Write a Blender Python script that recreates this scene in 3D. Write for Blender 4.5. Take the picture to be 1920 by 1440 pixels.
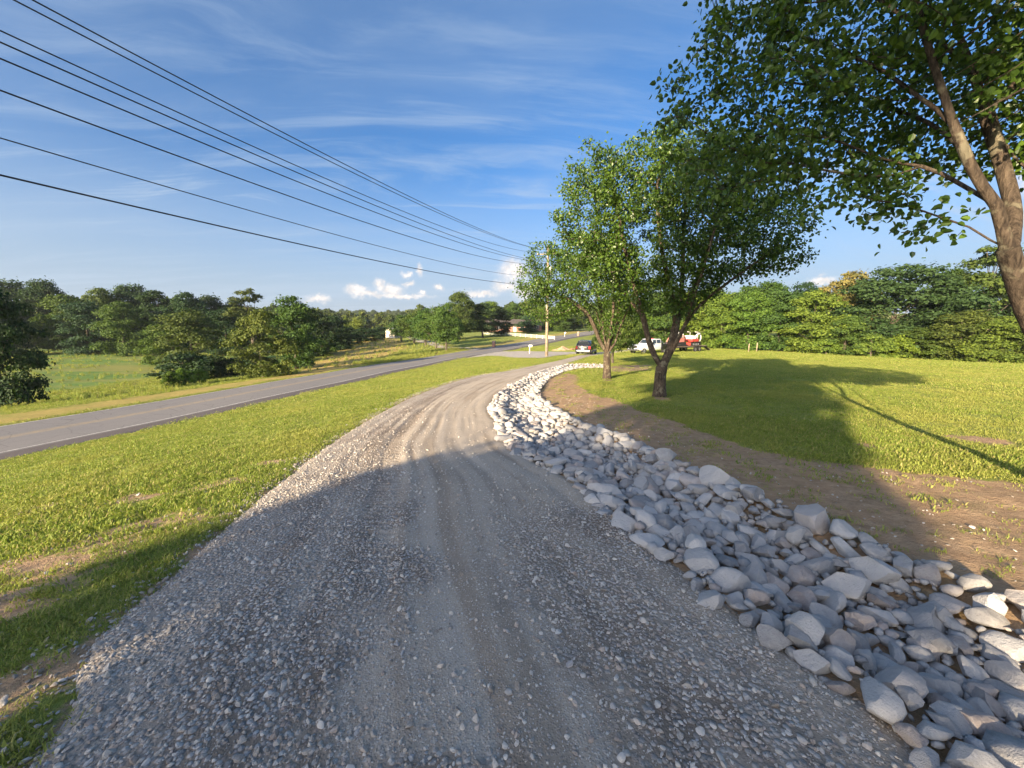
import bpy, bmesh, math, random
import numpy as np
from mathutils import Vector, Matrix

for o in list(bpy.data.objects):
    bpy.data.objects.remove(o, do_unlink=True)
sc = bpy.context.scene
COL = sc.collection
R = math.radians

# ------------------------------------------------------------------ camera
F, PITCH, CH = 723.0, R(8.8), 1.65          # focal length in px of the 1920 px wide photograph
cam = bpy.data.cameras.new('camera')
cam.sensor_fit = 'HORIZONTAL'
cam.sensor_width = 36.0
cam.lens = 36.0 * F / 1920.0
cam.clip_start = 0.05
cam.clip_end = 6000
camo = bpy.data.objects.new('camera', cam)
COL.objects.link(camo)
camo.location = (0, 0, CH)
camo.rotation_euler = (math.pi / 2 - PITCH, 0, 0)
sc.camera = camo

# ------------------------------------------------------------------ light
SUN_AZ, SUN_EL = R(36.0), R(15.5)            # shadows run 36 degrees right of straight ahead
sv = Vector((-math.sin(SUN_AZ) * math.cos(SUN_EL), -math.cos(SUN_AZ) * math.cos(SUN_EL), math.sin(SUN_EL)))
sun = bpy.data.lights.new('sun', 'SUN')
sun.energy = 5.0
sun.angle = R(0.53)
sun.color = (1.0, 0.80, 0.54)
suno = bpy.data.objects.new('sun', sun)
COL.objects.link(suno)
suno.rotation_euler = (-sv).to_track_quat('-Z', 'Y').to_euler()
suno.location = (-40, -50, 60)

SKY_STRENGTH = 0.095
EXPOSURE = 1.6
sc.view_settings.view_transform = 'Standard'
sc.view_settings.look = 'None'
sc.view_settings.exposure = EXPOSURE
sc.view_settings.gamma = 1.0
sc.view_settings.use_curve_mapping = False


class NT:
    """tiny helper for building node trees"""
    def __init__(self, tree):
        self.t = tree

    def n(self, kind, inputs=None, **props):
        nd = self.t.nodes.new(kind)
        for k, v in props.items():
            setattr(nd, k, v)
        if inputs:
            for k, v in inputs.items():
                self.put(nd.inputs[k], v)
        return nd

    def put(self, sock, v):
        if isinstance(v, bpy.types.NodeSocket):
            self.t.links.new(v, sock)
        elif isinstance(v, bpy.types.Node):
            self.t.links.new(v.outputs[0], sock)
        else:
            sock.default_value = v

    def math(self, op, a, b=0.0, clamp=False, c=None):
        nd = self.n('ShaderNodeMath', operation=op, use_clamp=clamp)
        self.put(nd.inputs[0], a)
        self.put(nd.inputs[1], b)
        if c is not None:
            self.put(nd.inputs[2], c)
        return nd.outputs[0]

    def vmath(self, op, a, b=(0, 0, 0)):
        nd = self.n('ShaderNodeVectorMath', operation=op)
        self.put(nd.inputs[0], a)
        if op == 'SCALE':
            self.put(nd.inputs['Scale'], b)
        else:
            self.put(nd.inputs[1], b)
        return nd.outputs['Value'] if op in ('LENGTH', 'DOT_PRODUCT', 'DISTANCE') else nd.outputs['Vector']

    def mix(self, fac, a, b, blend='MIX'):
        nd = self.n('ShaderNodeMix', data_type='RGBA', blend_type=blend)
        self.put(nd.inputs['Factor'], fac)
        self.put(nd.inputs['A'], (*a, 1) if isinstance(a, tuple) and len(a) == 3 else a)
        self.put(nd.inputs['B'], (*b, 1) if isinstance(b, tuple) and len(b) == 3 else b)
        return nd.outputs['Result']

    def ramp(self, fac, lo, hi, a=0.0, b=1.0, mode='SMOOTHSTEP'):
        nd = self.n('ShaderNodeMapRange', interpolation_type=mode)
        self.put(nd.inputs['Value'], fac)
        nd.inputs['From Min'].default_value = lo
        nd.inputs['From Max'].default_value = hi
        nd.inputs['To Min'].default_value = a
        nd.inputs['To Max'].default_value = b
        return nd.outputs['Result']

    def noise(self, vec, scale, detail=4.0, rough=0.55, dist=0.0, color=False):
        nd = self.n('ShaderNodeTexNoise')
        self.put(nd.inputs['Vector'], vec)
        nd.inputs['Scale'].default_value = scale
        nd.inputs['Detail'].default_value = detail
        nd.inputs['Roughness'].default_value = rough
        nd.inputs['Distortion'].default_value = dist
        return nd.outputs['Color' if color else 'Fac']

    def scale(self, vec, s):
        nd = self.n('ShaderNodeMapping')
        self.put(nd.inputs['Vector'], vec)
        nd.inputs['Scale'].default_value = s
        return nd.outputs['Vector']


def rayd(u, v):
    x = (u - 960) / F
    y = (720 - v) / F
    c, s = math.cos(PITCH), math.sin(PITCH)
    return np.array([x, c + y * s, -s + y * c])


# ------------------------------------------------------------------ sky
world = bpy.data.worlds.new('World')
sc.world = world
world.use_nodes = True
wt = NT(world.node_tree)
world.node_tree.nodes.clear()
sky = wt.n('ShaderNodeTexSky', sky_type='NISHITA', sun_disc=False)
sky.sun_elevation = SUN_EL
sky.sun_rotation = math.pi + SUN_AZ
sky.altitude = 200
sky.air_density = 0.75
sky.dust_density = 5.0
sky.ozone_density = 3.0
tc = wt.n('ShaderNodeTexCoord')
dirv = tc.outputs['Generated']
sep = wt.n('ShaderNodeSeparateXYZ', {0: dirv})
dx, dy, dz = sep.outputs
zc = wt.math('MAXIMUM', dz, 0.0)
den = wt.math('ADD', zc, 0.16)
flat = wt.n('ShaderNodeCombineXYZ', {0: wt.math('DIVIDE', dx, den), 1: wt.math('DIVIDE', dy, den), 2: 0.0}).outputs[0]
# thin streaky cirrus, spread over the whole sky on a high flat layer
rot = wt.n('ShaderNodeMapping')
wt.put(rot.inputs['Vector'], flat)
rot.inputs['Rotation'].default_value = (0, 0, R(-24))
rot.inputs['Scale'].default_value = (0.42, 1.25, 1)
rot.inputs['Location'].default_value = (1.7, 0.35, 0)
warp = wt.n('ShaderNodeVectorMath', operation='MULTIPLY_ADD')
wt.put(warp.inputs[0], wt.noise(rot.outputs[0], 1.3, 3, 0.5, 0, True))
warp.inputs[1].default_value = (0.8, 0.8, 0.0)
wt.put(warp.inputs[2], rot.outputs[0])
c1 = wt.ramp(wt.noise(warp.outputs[0], .85, 10, 0.58), 0.36, 0.76)
c2 = wt.ramp(wt.noise(wt.scale(warp.outputs[0], (1, 2.6, 1)), 1.9, 8, 0.66), 0.43, 0.72)
band = wt.ramp(dz, 0.03, 0.60, 1.0, 0.36)
cir = wt.math('MULTIPLY', wt.math('ADD', wt.math('MULTIPLY', c1, 0.62), wt.math('MULTIPLY', c2, 0.62)), band, True)
veil = wt.ramp(dz, 0.0, 0.38, 0.74, 0.0)
cir = wt.math('MAXIMUM', cir, wt.math('ADD', veil, wt.math('MULTIPLY', cir, .25)), True)
# small fair-weather cumulus low over the far hills: az / el cells broken up by noise
az = wt.math('ARCTAN2', dx, dy)
el = wt.math('ARCSINE', dz)
ae = wt.n('ShaderNodeCombineXYZ', {0: az, 1: el, 2: 0.0}).outputs[0]
nz = wt.noise(ae, 30.0, 9, 0.72, 0, True)
aew = wt.vmath('ADD', ae, wt.vmath('SCALE', wt.vmath('SUBTRACT', nz, (0.5, 0.5, 0.5)), 0.050))
cum = None
for (u, v, ru, rv) in [(965, 508, 36, 30), (950, 535, 30, 16), (985, 545, 30, 22), (900, 549, 40, 8), (668, 544, 24, 13), (690, 551, 26, 10),
                       (712, 534, 13, 16), (735, 546, 26, 15), (765, 532, 14, 6), (788, 506, 8, 14), (762, 514, 12, 8),
                       (822, 537, 10, 8), (790, 550, 8, 7), (596, 562, 26, 10), (748, 556, 70, 6), (1540, 524, 30, 12),
                       (1935, 330, 40, 46), (1950, 400, 50, 40)]:
    d = rayd(u, v)
    d /= np.linalg.norm(d)
    d1 = rayd(u + ru, v); d1 /= np.linalg.norm(d1)
    d2 = rayd(u, v - rv); d2 /= np.linalg.norm(d2)
    ca, ce = math.atan2(d[0], d[1]), math.asin(d[2])
    ra, re = abs(math.atan2(d1[0], d1[1]) - ca), abs(math.asin(d2[2]) - ce)
    q = wt.n('ShaderNodeVectorMath', operation='MULTIPLY')
    wt.put(q.inputs[0], wt.vmath('SUBTRACT', aew, (ca, ce, 0)))
    q.inputs[1].default_value = (1 / ra, 1 / re, 0)
    f = wt.math('SUBTRACT', 1.25, wt.vmath('LENGTH', q.outputs[0]))
    cum = f if cum is None else wt.math('SMOOTH_MAX', cum, f, c=0.2)
cmask = wt.math('MULTIPLY', wt.ramp(cum, 0.05, 1.15, 0.0, 1.0), wt.ramp(wt.noise(ae, 70, 6, .65), .25, .6, .55, 1.0))
cshade = wt.ramp(wt.noise(ae, 55.0, 5, 0.6), 0.35, 0.7, 0.78, 1.05)
CLOUD = 2.8
hs = wt.n('ShaderNodeHueSaturation', {'Saturation': 1.22, 'Value': 1.0, 'Color': sky.outputs[0]})
skyc = wt.mix(cir, hs.outputs[0], (CLOUD * 0.68, CLOUD * 0.85, CLOUD * 1.06))
skyc = wt.mix(cmask, skyc, wt.vmath('SCALE', (CLOUD * 1.60, CLOUD * 1.46, CLOUD * 1.36), cshade))
bg = wt.n('ShaderNodeBackground', {'Color': skyc, 'Strength': SKY_STRENGTH})
wo = wt.n('ShaderNodeOutputWorld', {'Surface': bg})

sc.render.engine = 'CYCLES'
sc.cycles.use_denoising = True
sc.cycles.max_bounces = 5
sc.cycles.diffuse_bounces = 3
sc.cycles.transmission_bounces = 4
sc.cycles.transparent_max_bounces = 4
sc.cycles.use_adaptive_sampling = True
sc.cycles.adaptive_threshold = 0.02

# ------------------------------------------------------------------ small numeric tools
rng = np.random.default_rng(7)
random.seed(7)


def hash2(ix, iy, seed=0):
    n = (ix.astype(np.int64) * 374761393 + iy.astype(np.int64) * 668265263 + seed * 1442695041) & 0x7fffffff
    n = ((n ^ (n >> 13)) * 1274126177) & 0x7fffffff
    return ((n ^ (n >> 16)) & 0xffff) / 65535.0


def vnoise(x, y, seed=0):
    x = np.asarray(x, float); y = np.asarray(y, float)
    ix, iy = np.floor(x), np.floor(y)
    fx, fy = x - ix, y - iy
    fx = fx * fx * (3 - 2 * fx); fy = fy * fy * (3 - 2 * fy)
    a = hash2(ix, iy, seed); b = hash2(ix + 1, iy, seed)
    c = hash2(ix, iy + 1, seed); d = hash2(ix + 1, iy + 1, seed)
    return (a * (1 - fx) + b * fx) * (1 - fy) + (c * (1 - fx) + d * fx) * fy


def fbm(x, y, seed=0, oct=4):
    s = 0; a = 0.5; t = 0
    for k in range(oct):
        s = s + a * vnoise(x * 2 ** k, y * 2 ** k, seed + k); t += a; a *= 0.5
    return s / t - 0.5


def sstep(a, b, x):
    t = np.clip((x - a) / (b - a), 0, 1)
    return t * t * (3 - 2 * t)


def at(u, v, Y):
    d = rayd(u, v)
    return np.array([0, 0, CH]) + d * (Y / d[1])


# ------------------------------------------------------------------ terrain: heights known along the drive, the road, the lawn ...
ROADW = [(-24.5, -14, -2.4), (-21.4, -2, -2.8), (-18.1, 13, -3.17), (-16.9, 18.5, -3.39), (-14.06, 31.3, -3.74), (-11.04, 44, -4.05),
         (-3.2, 66, -4.45), (7.45, 90, -4.5), (24.5, 125, -4.3), (50, 170, -3.6), (90, 230, -2.5), (160, 300, -1.0)]   # near white line
CTRL = [(0, -10, .5), (-8, -8, -.1), (8, -8, .7), (0, 0, 0), (0, 3, -.31), (0, 6, -.62), (-.5, 9, -.88), (-.5, 12, -1.08), (0, 16, -1.30),
        (1.5, 22, -1.62), (5, 32, -2.2), (9, 46, -2.95), (16, 56, -3.5), (-2.9, 1.9, -.27), (-3, 5, -.68), (-6.3, 4.3, -1.0), (-10, 6, -1.75), (-14, 2, -2.2),
        (-12, 12, -2.35), (-8, 20, -2.4), (-5, 30, -2.75), (0, 42, -3.1), (3.8, 42, -2.65), (4, 56, -3.75),
        (5.5, 3.6, -.35), (2.4, 3.2, -.30), (4.8, 12.5, -.95), (4.4, 18, -1.25), (10.2, 8, -.75), (17, 20, -1.5), (12, 14, -1.1), (26, 50, -3.2), (18.3, 50, -3.3),
        (20, 5, -.6), (40, 20, -2.0), (35, 35, -2.7), (12, 30, -2.15), (65, 50, -4.3), (34, 67, -4.0), (50, 60, -4.2), (24, 75, -4.2), (60, 25, -2.6),
        (-30, 12, -3.45), (-27, 22, -3.6), (-24.5, 30, -3.9), (-42, 24, -5.0), (-37, 32, -5.2), (-32, 40, -5.3), (-60, 40, -5.6), (-94, 90, -6.0), (-70, 90, -6.2),
        (-44, 70, -6.3), (-21, 50, -4.6), (-30, 70, -5.3), (-36, 120, -4.9), (-14, 75, -4.7), (-16, 100, -4.5), (0, 112, -4.1), (12, 135, -3.7),
        (40, 125, -4.0), (60, 110, -4.2), (-65, 130, -7.5), (-100, 200, -9), (0, 320, -5), (200, 220, -3), (-300, 0, -8), (300, 0, -4), (0, -200, 3),
        (-600, 600, -4), (0, 700, -3), (600, 600, -2), (1500, -500, 0), (-1500, -500, 0), (-1600, 1600, 0), (1600, 1600, 0), (0, 1700, 0)]


def offset_line(pts, d):
    p = np.array(pts, float)
    t = np.gradient(p[:, :2], axis=0)
    t /= np.linalg.norm(t, axis=1)[:, None]
    q = p.copy()
    q[:, 0] += -t[:, 1] * d
    q[:, 1] += t[:, 0] * d
    return q


for p in ROADW + [tuple(q) for q in offset_line(ROADW, 5.9)]:
    CTRL.append(p)
CT = np.array(CTRL)
CT[:, 2] += .021 * np.clip(CT[:, 1], 0, 150)
C2 = 36.0


def _phi(d2):
    return np.sqrt(d2 + C2)


_d = ((CT[:, None, :2] - CT[None, :, :2]) ** 2).sum(-1)
nC = len(CT)
A_ = np.zeros((nC + 3, nC + 3))
A_[:nC, :nC] = _phi(_d) - 0.25 * np.eye(nC)
A_[:nC, nC] = 1; A_[:nC, nC + 1:] = CT[:, :2]
A_[nC, :nC] = 1; A_[nC + 1:, :nC] = CT[:, :2].T
W_ = np.linalg.solve(A_, np.concatenate([CT[:, 2], [0, 0, 0]]))


def H(x, y):
    x = np.asarray(x, float); y = np.asarray(y, float)
    sh = x.shape
    xf, yf = x.ravel(), y.ravel()
    out = W_[nC] + W_[nC + 1] * xf + W_[nC + 2] * yf
    for i in range(nC):
        out = out + W_[i] * np.sqrt((xf - CT[i, 0]) ** 2 + (yf - CT[i, 1]) ** 2 + C2)
    r = np.hypot(xf, yf)
    out = out + 15 * sstep(330, 850, r) * sstep(0.2, 0.6, (yf + r * .2) / (r + 1)) * (0.75 + .5 * vnoise(xf / 260, yf / 260, 3))
    return out.reshape(sh)


_ts = np.concatenate([np.linspace(0.6, 12, 400), np.geomspace(12, 900, 900)])


def gnd(u, v):
    """where the line of sight through a photo pixel meets the ground"""
    d = rayd(u, v)
    X, Y, Z = d[0] * _ts, d[1] * _ts, CH + d[2] * _ts
    g = Z - H(X, Y)
    k = np.argmax(g < 0)
    if k == 0:
        return np.array([X[-1], Y[-1], Z[-1]])
    a = g[k - 1] / (g[k - 1] - g[k])
    t = _ts[k - 1] + a * (_ts[k] - _ts[k - 1])
    return np.array([d[0] * t, d[1] * t, CH + d[2] * t])


def hz(x, y):
    return float(H(np.array([x]), np.array([y]))[0])


def crom(P, n):
    """Catmull-Rom through points, resampled to n points evenly in arc length"""
    P = np.array(P, float)
    Q = np.vstack([2 * P[0] - P[1], P, 2 * P[-1] - P[-2]])
    out = []
    for i in range(1, len(Q) - 2):
        t = np.linspace(0, 1, 24, endpoint=False)[:, None]
        a, b, c, d = Q[i - 1], Q[i], Q[i + 1], Q[i + 2]
        out.append(0.5 * (2 * b + (c - a) * t + (2 * a - 5 * b + 4 * c - d) * t ** 2 + (3 * b - a - 3 * c + d) * t ** 3))
    out = np.vstack(out + [P[-1:]])
    s = np.concatenate([[0], np.cumsum(np.linalg.norm(np.diff(out, axis=0), axis=1))])
    ss = np.linspace(0, s[-1], n)
    return np.stack([np.interp(ss, s, out[:, k]) for k in range(P.shape[1])], 1)


def seg_dist(x, y, line):
    L = np.array(line)[:, :2]
    best = np.full(x.shape, 1e9)
    for a, b in zip(L[:-1], L[1:]):
        ab = b - a
        t = np.clip(((x - a[0]) * ab[0] + (y - a[1]) * ab[1]) / (ab @ ab + 1e-9), 0, 1)
        best = np.minimum(best, (x - a[0] - t * ab[0]) ** 2 + (y - a[1] - t * ab[1]) ** 2)
    return np.sqrt(best)


def inside(x, y, poly):
    P = np.array(poly)[:, :2]
    c = np.zeros(x.shape, bool)
    j = len(P) - 1
    for i in range(len(P)):
        xi, yi = P[i]; xj, yj = P[j]
        if abs(yj - yi) > 1e-9:
            c ^= ((yi > y) != (yj > y)) & (x < (xj - xi) * (y - yi) / (yj - yi) + xi)
        j = i
    return c


def sdf(x, y, poly):
    P = np.array(poly)[:, :2]
    d = seg_dist(x, y, np.vstack([P, P[:1]]))
    return np.where(inside(x, y, P), -d, d)


def pix(lst):
    return [tuple(gnd(u, v)[:2]) for u, v in lst]


DL = [(-3.7, -14), (-3.2, -9), (-2.7, -4), (-2.3, -.5)] + pix([(20, 1440), (110, 1310), (165, 1200), (300, 1095), (390, 1010), (480, 935), (590, 850),
     (640, 815), (700, 780), (760, 748), (830, 721), (885, 706), (945, 696), (1003, 684), (1063, 671)]) + [(8.0, 45), (9.6, 50), (12.5, 56), (17, 62)]
DRr = [(-.6, -14), (.3, -9), (.95, -4), (1.35, -.5)] + pix([(1780, 1440), (1640, 1315), (1530, 1240), (1370, 1130), (1220, 1010), (1090, 905), (1015, 868),
      (962, 835), (940, 795), (925, 770), (935, 745), (960, 725), (1000, 707), (1040, 692), (1078, 678)]) + [(9.6, 43.5), (11.8, 48.5), (14.5, 53.5), (18.8, 59.5)]
BL = [(.75, -4), (1.25, -1)] + pix([(1790, 1440), (1640, 1310), (1530, 1240), (1430, 1190), (1370, 1130), (1300, 1070), (1220, 1010), (1150, 960), (1090, 905),
      (1020, 870), (965, 840), (942, 795), (927, 770), (937, 745), (958, 725), (992, 707), (1032, 691), (1075, 684), (1132, 685)])
BR = [(2.9, -4), (3.1, -1)] + pix([(2180, 1240), (2060, 1190), (1950, 1150), (1870, 1110), (1800, 1082), (1700, 1045), (1600, 1005), (1480, 950), (1335, 893),
      (1250, 862), (1165, 820), (1070, 785), (1022, 755), (1013, 738), (1020, 722), (1035, 708), (1062, 697), (1090, 691), (1132, 690)])
NL = 260
dl, dr = crom(DL, NL), crom(DRr, NL)
bl, br = crom(BL, 200), crom(BR, 200)
drive_poly = np.vstack([dl, dr[::-1]])
bed_poly = np.vstack([bl, br[::-1]])
roadw = crom(ROADW, 240)
ROAD_W = 6.0
road_r = offset_line(roadw, -1.55)           # outer edge of the dark near shoulder
road_l = offset_line(roadw, ROAD_W)
road_poly = np.vstack([road_r, road_l[::-1]])
apron = pix([(872, 672), (935, 660), (985, 659), (1050, 660), (1090, 661)]) + pix([(1095, 664), (1040, 668), (1010, 672), (960, 671), (925, 668)])
lane_far = pix([(893, 657), (830, 654), (800, 645), (770, 637), (748, 632)]) + pix([(742, 630), (775, 633), (815, 641), (840, 650), (870, 652), (905, 653)])

dirt_poly = np.array(pix([(2180, 1240), (1950, 1150), (1800, 1082), (1600, 1005), (1335, 893), (1165, 820), (1070, 785), (1022, 755), (1013, 738), (1035, 708),
                          (1062, 700), (1085, 704), (1082, 722), (1105, 738), (1150, 748), (1185, 765), (1270, 792), (1340, 818), (1430, 846), (1560, 868), (1700, 885), (1920, 908), (2200, 960)]))
dirt2 = np.array(pix([(1130, 688), (1165, 684), (1228, 684), (1226, 694), (1180, 698), (1130, 698)]))
SPOTS = [(gnd(1835, 826)[:2], 0.75), (gnd(1625, 835)[:2], 0.3), (gnd(1240, 748)[:2], 0.45), (gnd(1140, 713)[:2], 0.4)]
BARE = [(gnd(90, 1055)[:2], 1.5), (gnd(250, 1000)[:2], 1.3), (gnd(30, 1130)[:2], .8), (gnd(40, 1290)[:2], 0.7), (gnd(420, 905)[:2], .8), (gnd(60, 960)[:2], 1.0), (gnd(520, 865)[:2], .6), (gnd(230, 940)[:2], .8)]
TAN = np.array(pix([(520, 712), (580, 680), (640, 652), (700, 629), (745, 634), (765, 652), (700, 678), (600, 700)]))
MOUND = gnd(1055, 657)[:2]


def carve(x, y, d_drive, d_bed, d_road):
    """final ground height: sunk a little under the drive, hollow under the rock bed"""
    z = H(x, y)
    r = np.hypot(x, y)
    grass = sstep(-.05, .35, d_drive) * sstep(-.05, .3, d_bed) * sstep(-.1, .5, d_road)
    near = np.clip(1 - r / 60, 0, 1)
    z = z + grass * near * (0.05 * fbm(x * .8, y * .8, 11) + 0.045 * fbm(x * 3.1, y * 3.1, 12, 3) + 0.03 * fbm(x * 9, y * 9, 14, 2))
    z = z - 0.06 * sstep(.10, -.25, d_drive)
    z = z - 0.16 * sstep(.05, -.6, d_bed)
    z = z - 0.08 * sstep(.3, -.3, d_road)
    return z


def masks(x, y):
    far = np.hypot(x, y) > 90
    f = lambda poly: sdf(x, y, poly)
    return f(drive_poly), f(bed_poly), f(road_poly)


def G(x, y):
    x = np.atleast_1d(np.asarray(x, float)); y = np.atleast_1d(np.asarray(y, float))
    a, b, c = masks(x, y)
    return carve(x, y, a, b, c)


# ------------------------------------------------------------------ mesh tools
def link(name, me, parent=None, mat=None):
    o = bpy.data.objects.new(name, me)
    COL.objects.link(o)
    if parent is not None:
        o.parent = parent
    if mat is not None and me is not None:
        me.materials.append(mat)
    return o


def mesh_np(name, V, faces, smooth=False):
    """V (n,3); faces (m,k) all the same size"""
    V = np.asarray(V, np.float32); faces = np.asarray(faces, np.int32)
    me = bpy.data.meshes.new(name)
    me.vertices.add(len(V)); me.vertices.foreach_set('co', V.ravel())
    m, k = faces.shape
    me.loops.add(m * k); me.loops.foreach_set('vertex_index', faces.ravel())
    me.polygons.add(m)
    me.polygons.foreach_set('loop_start', np.arange(0, m * k, k, dtype=np.int32))
    try:
        me.polygons.foreach_set('loop_total', np.full(m, k, np.int32))
    except Exception:
        pass
    me.polygons.foreach_set('use_smooth', np.full(m, smooth))
    me.update(calc_edges=True)
    return me


def thing(name, label, cat, loc=(0, 0, 0), rz=0, group=None):
    o = bpy.data.objects.new(name, None)
    o.empty_display_size = 0.2
    COL.objects.link(o)
    o.location = loc
    o.rotation_euler = (0, 0, rz)
    tag(o, label, cat, group)
    return o


def tag(o, label=None, cat=None, group=None, kind=None):
    if label: o['label'] = label
    if cat: o['category'] = cat
    if group: o['group'] = group
    if kind: o['kind'] = kind
    return o


class MB:
    def __init__(self):
        self.v = []; self.f = []

    def add(self, vs, fs):
        b = len(self.v)
        self.v += [tuple(map(float, p)) for p in vs]
        self.f += [tuple(b + i for i in f) for f in fs]
        return self

    def box(self, c, s, rot=None, taper=(1, 1)):
        hx, hy, hzz = s[0] / 2, s[1] / 2, s[2] / 2
        vs = []
        for k in (-1, 1):
            tx, ty = (taper if k > 0 else (1, 1))
            for a, b in ((-1, -1), (1, -1), (1, 1), (-1, 1)):
                vs.append(Vector((a * hx * tx, b * hy * ty, k * hzz)))
        if rot is not None:
            vs = [rot @ q for q in vs]
        vs = [(q[0] + c[0], q[1] + c[1], q[2] + c[2]) for q in vs]
        return self.add(vs, [(3, 2, 1, 0), (4, 5, 6, 7), (0, 1, 5, 4), (1, 2, 6, 5), (2, 3, 7, 6), (3, 0, 4, 7)])

    def prism(self, prof, x0, x1):
        """profile in (y, z), extruded along x"""
        n = len(prof)
        vs = [(x0, p[0], p[1]) for p in prof] + [(x1, p[0], p[1]) for p in prof]
        fs = [tuple(range(n)), tuple(range(2 * n - 1, n - 1, -1))]
        fs += [(i, n + i, n + (i + 1) % n, (i + 1) % n) for i in range(n)]
        return self.add(vs, fs)

    def loft(self, rings):
        n = len(rings[0])
        vs = [p for r in rings for p in r]
        fs = [tuple(range(n - 1, -1, -1)), tuple(range((len(rings) - 1) * n, len(rings) * n))]
        for k in range(len(rings) - 1):
            for i in range(n):
                j = (i + 1) % n
                fs.append((k * n + i, k * n + j, (k + 1) * n + j, (k + 1) * n + i))
        return self.add(vs, fs)

    def tube(self, pts, r, n=8):
        pts = [Vector(p) for p in pts]
        rr = r if isinstance(r, (list, tuple)) else [r] * len(pts)
        rings = []
        up = None
        for i, p in enumerate(pts):
            d = (pts[min(i + 1, len(pts) - 1)] - pts[max(i - 1, 0)]).normalized()
            if up is None:
                up = d.orthogonal().normalized()
            a = (up - d * up.dot(d)).normalized(); up = a
            b = d.cross(a)
            rings.append([p + (a * math.cos(2 * math.pi * k / n) + b * math.sin(2 * math.pi * k / n)) * rr[i] for k in range(n)])
        return self.loft(rings)

    def build(self, name, mat, parent=None, smooth=False, bevel=0):
        me = bpy.data.meshes.new(name)
        me.from_pydata(self.v, [], self.f)
        bm = bmesh.new(); bm.from_mesh(me)
        bmesh.ops.recalc_face_normals(bm, faces=bm.faces)
        if bevel:
            bmesh.ops.bevel(bm, geom=list(bm.edges), offset=bevel, segments=2, affect='EDGES', profile=.6, clamp_overlap=True)
        bm.to_mesh(me); bm.free()
        if smooth:
            for p in me.polygons: p.use_smooth = True
        me.update()
        return link(name, me, parent, mat)


def copy_tree(o, parent=None):
    c = o.copy()
    COL.objects.link(c)
    c.parent = parent
    for ch in o.children:
        copy_tree(ch, c)
    return c


# ------------------------------------------------------------------ materials
def new_mat(name):
    m = bpy.data.materials.new(name)
    m.use_nodes = True
    m.node_tree.nodes.clear()
    return m, NT(m.node_tree)


def finish(t, shader, disp=None):
    out = t.n('ShaderNodeOutputMaterial', {'Surface': shader})
    return out


def simple(name, col, rough=0.6, metal=0.0, var=0.12, scale=6.0, bump=0.0, spec=0.4, coat=0.0):
    m, t = new_mat(name)
    oc = t.n('ShaderNodeTexCoord').outputs['Object']
    f = t.noise(oc, scale, 5, 0.6)
    a = tuple(c * (1 - var) for c in col); b = tuple(min(1, c * (1 + var)) for c in col)
    p = t.n('ShaderNodeBsdfPrincipled', {'Base Color': t.mix(t.ramp(f, .3, .7), a, b), 'Roughness': rough, 'Metallic': metal, 'Specular IOR Level': spec, 'Coat Weight': coat})
    if bump:
        bp = t.n('ShaderNodeBump', {'Height': t.noise(oc, scale * 5, 5, .65), 'Strength': bump, 'Distance': 0.02})
        t.put(p.inputs['Normal'], bp)
    finish(t, p)
    return m


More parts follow.
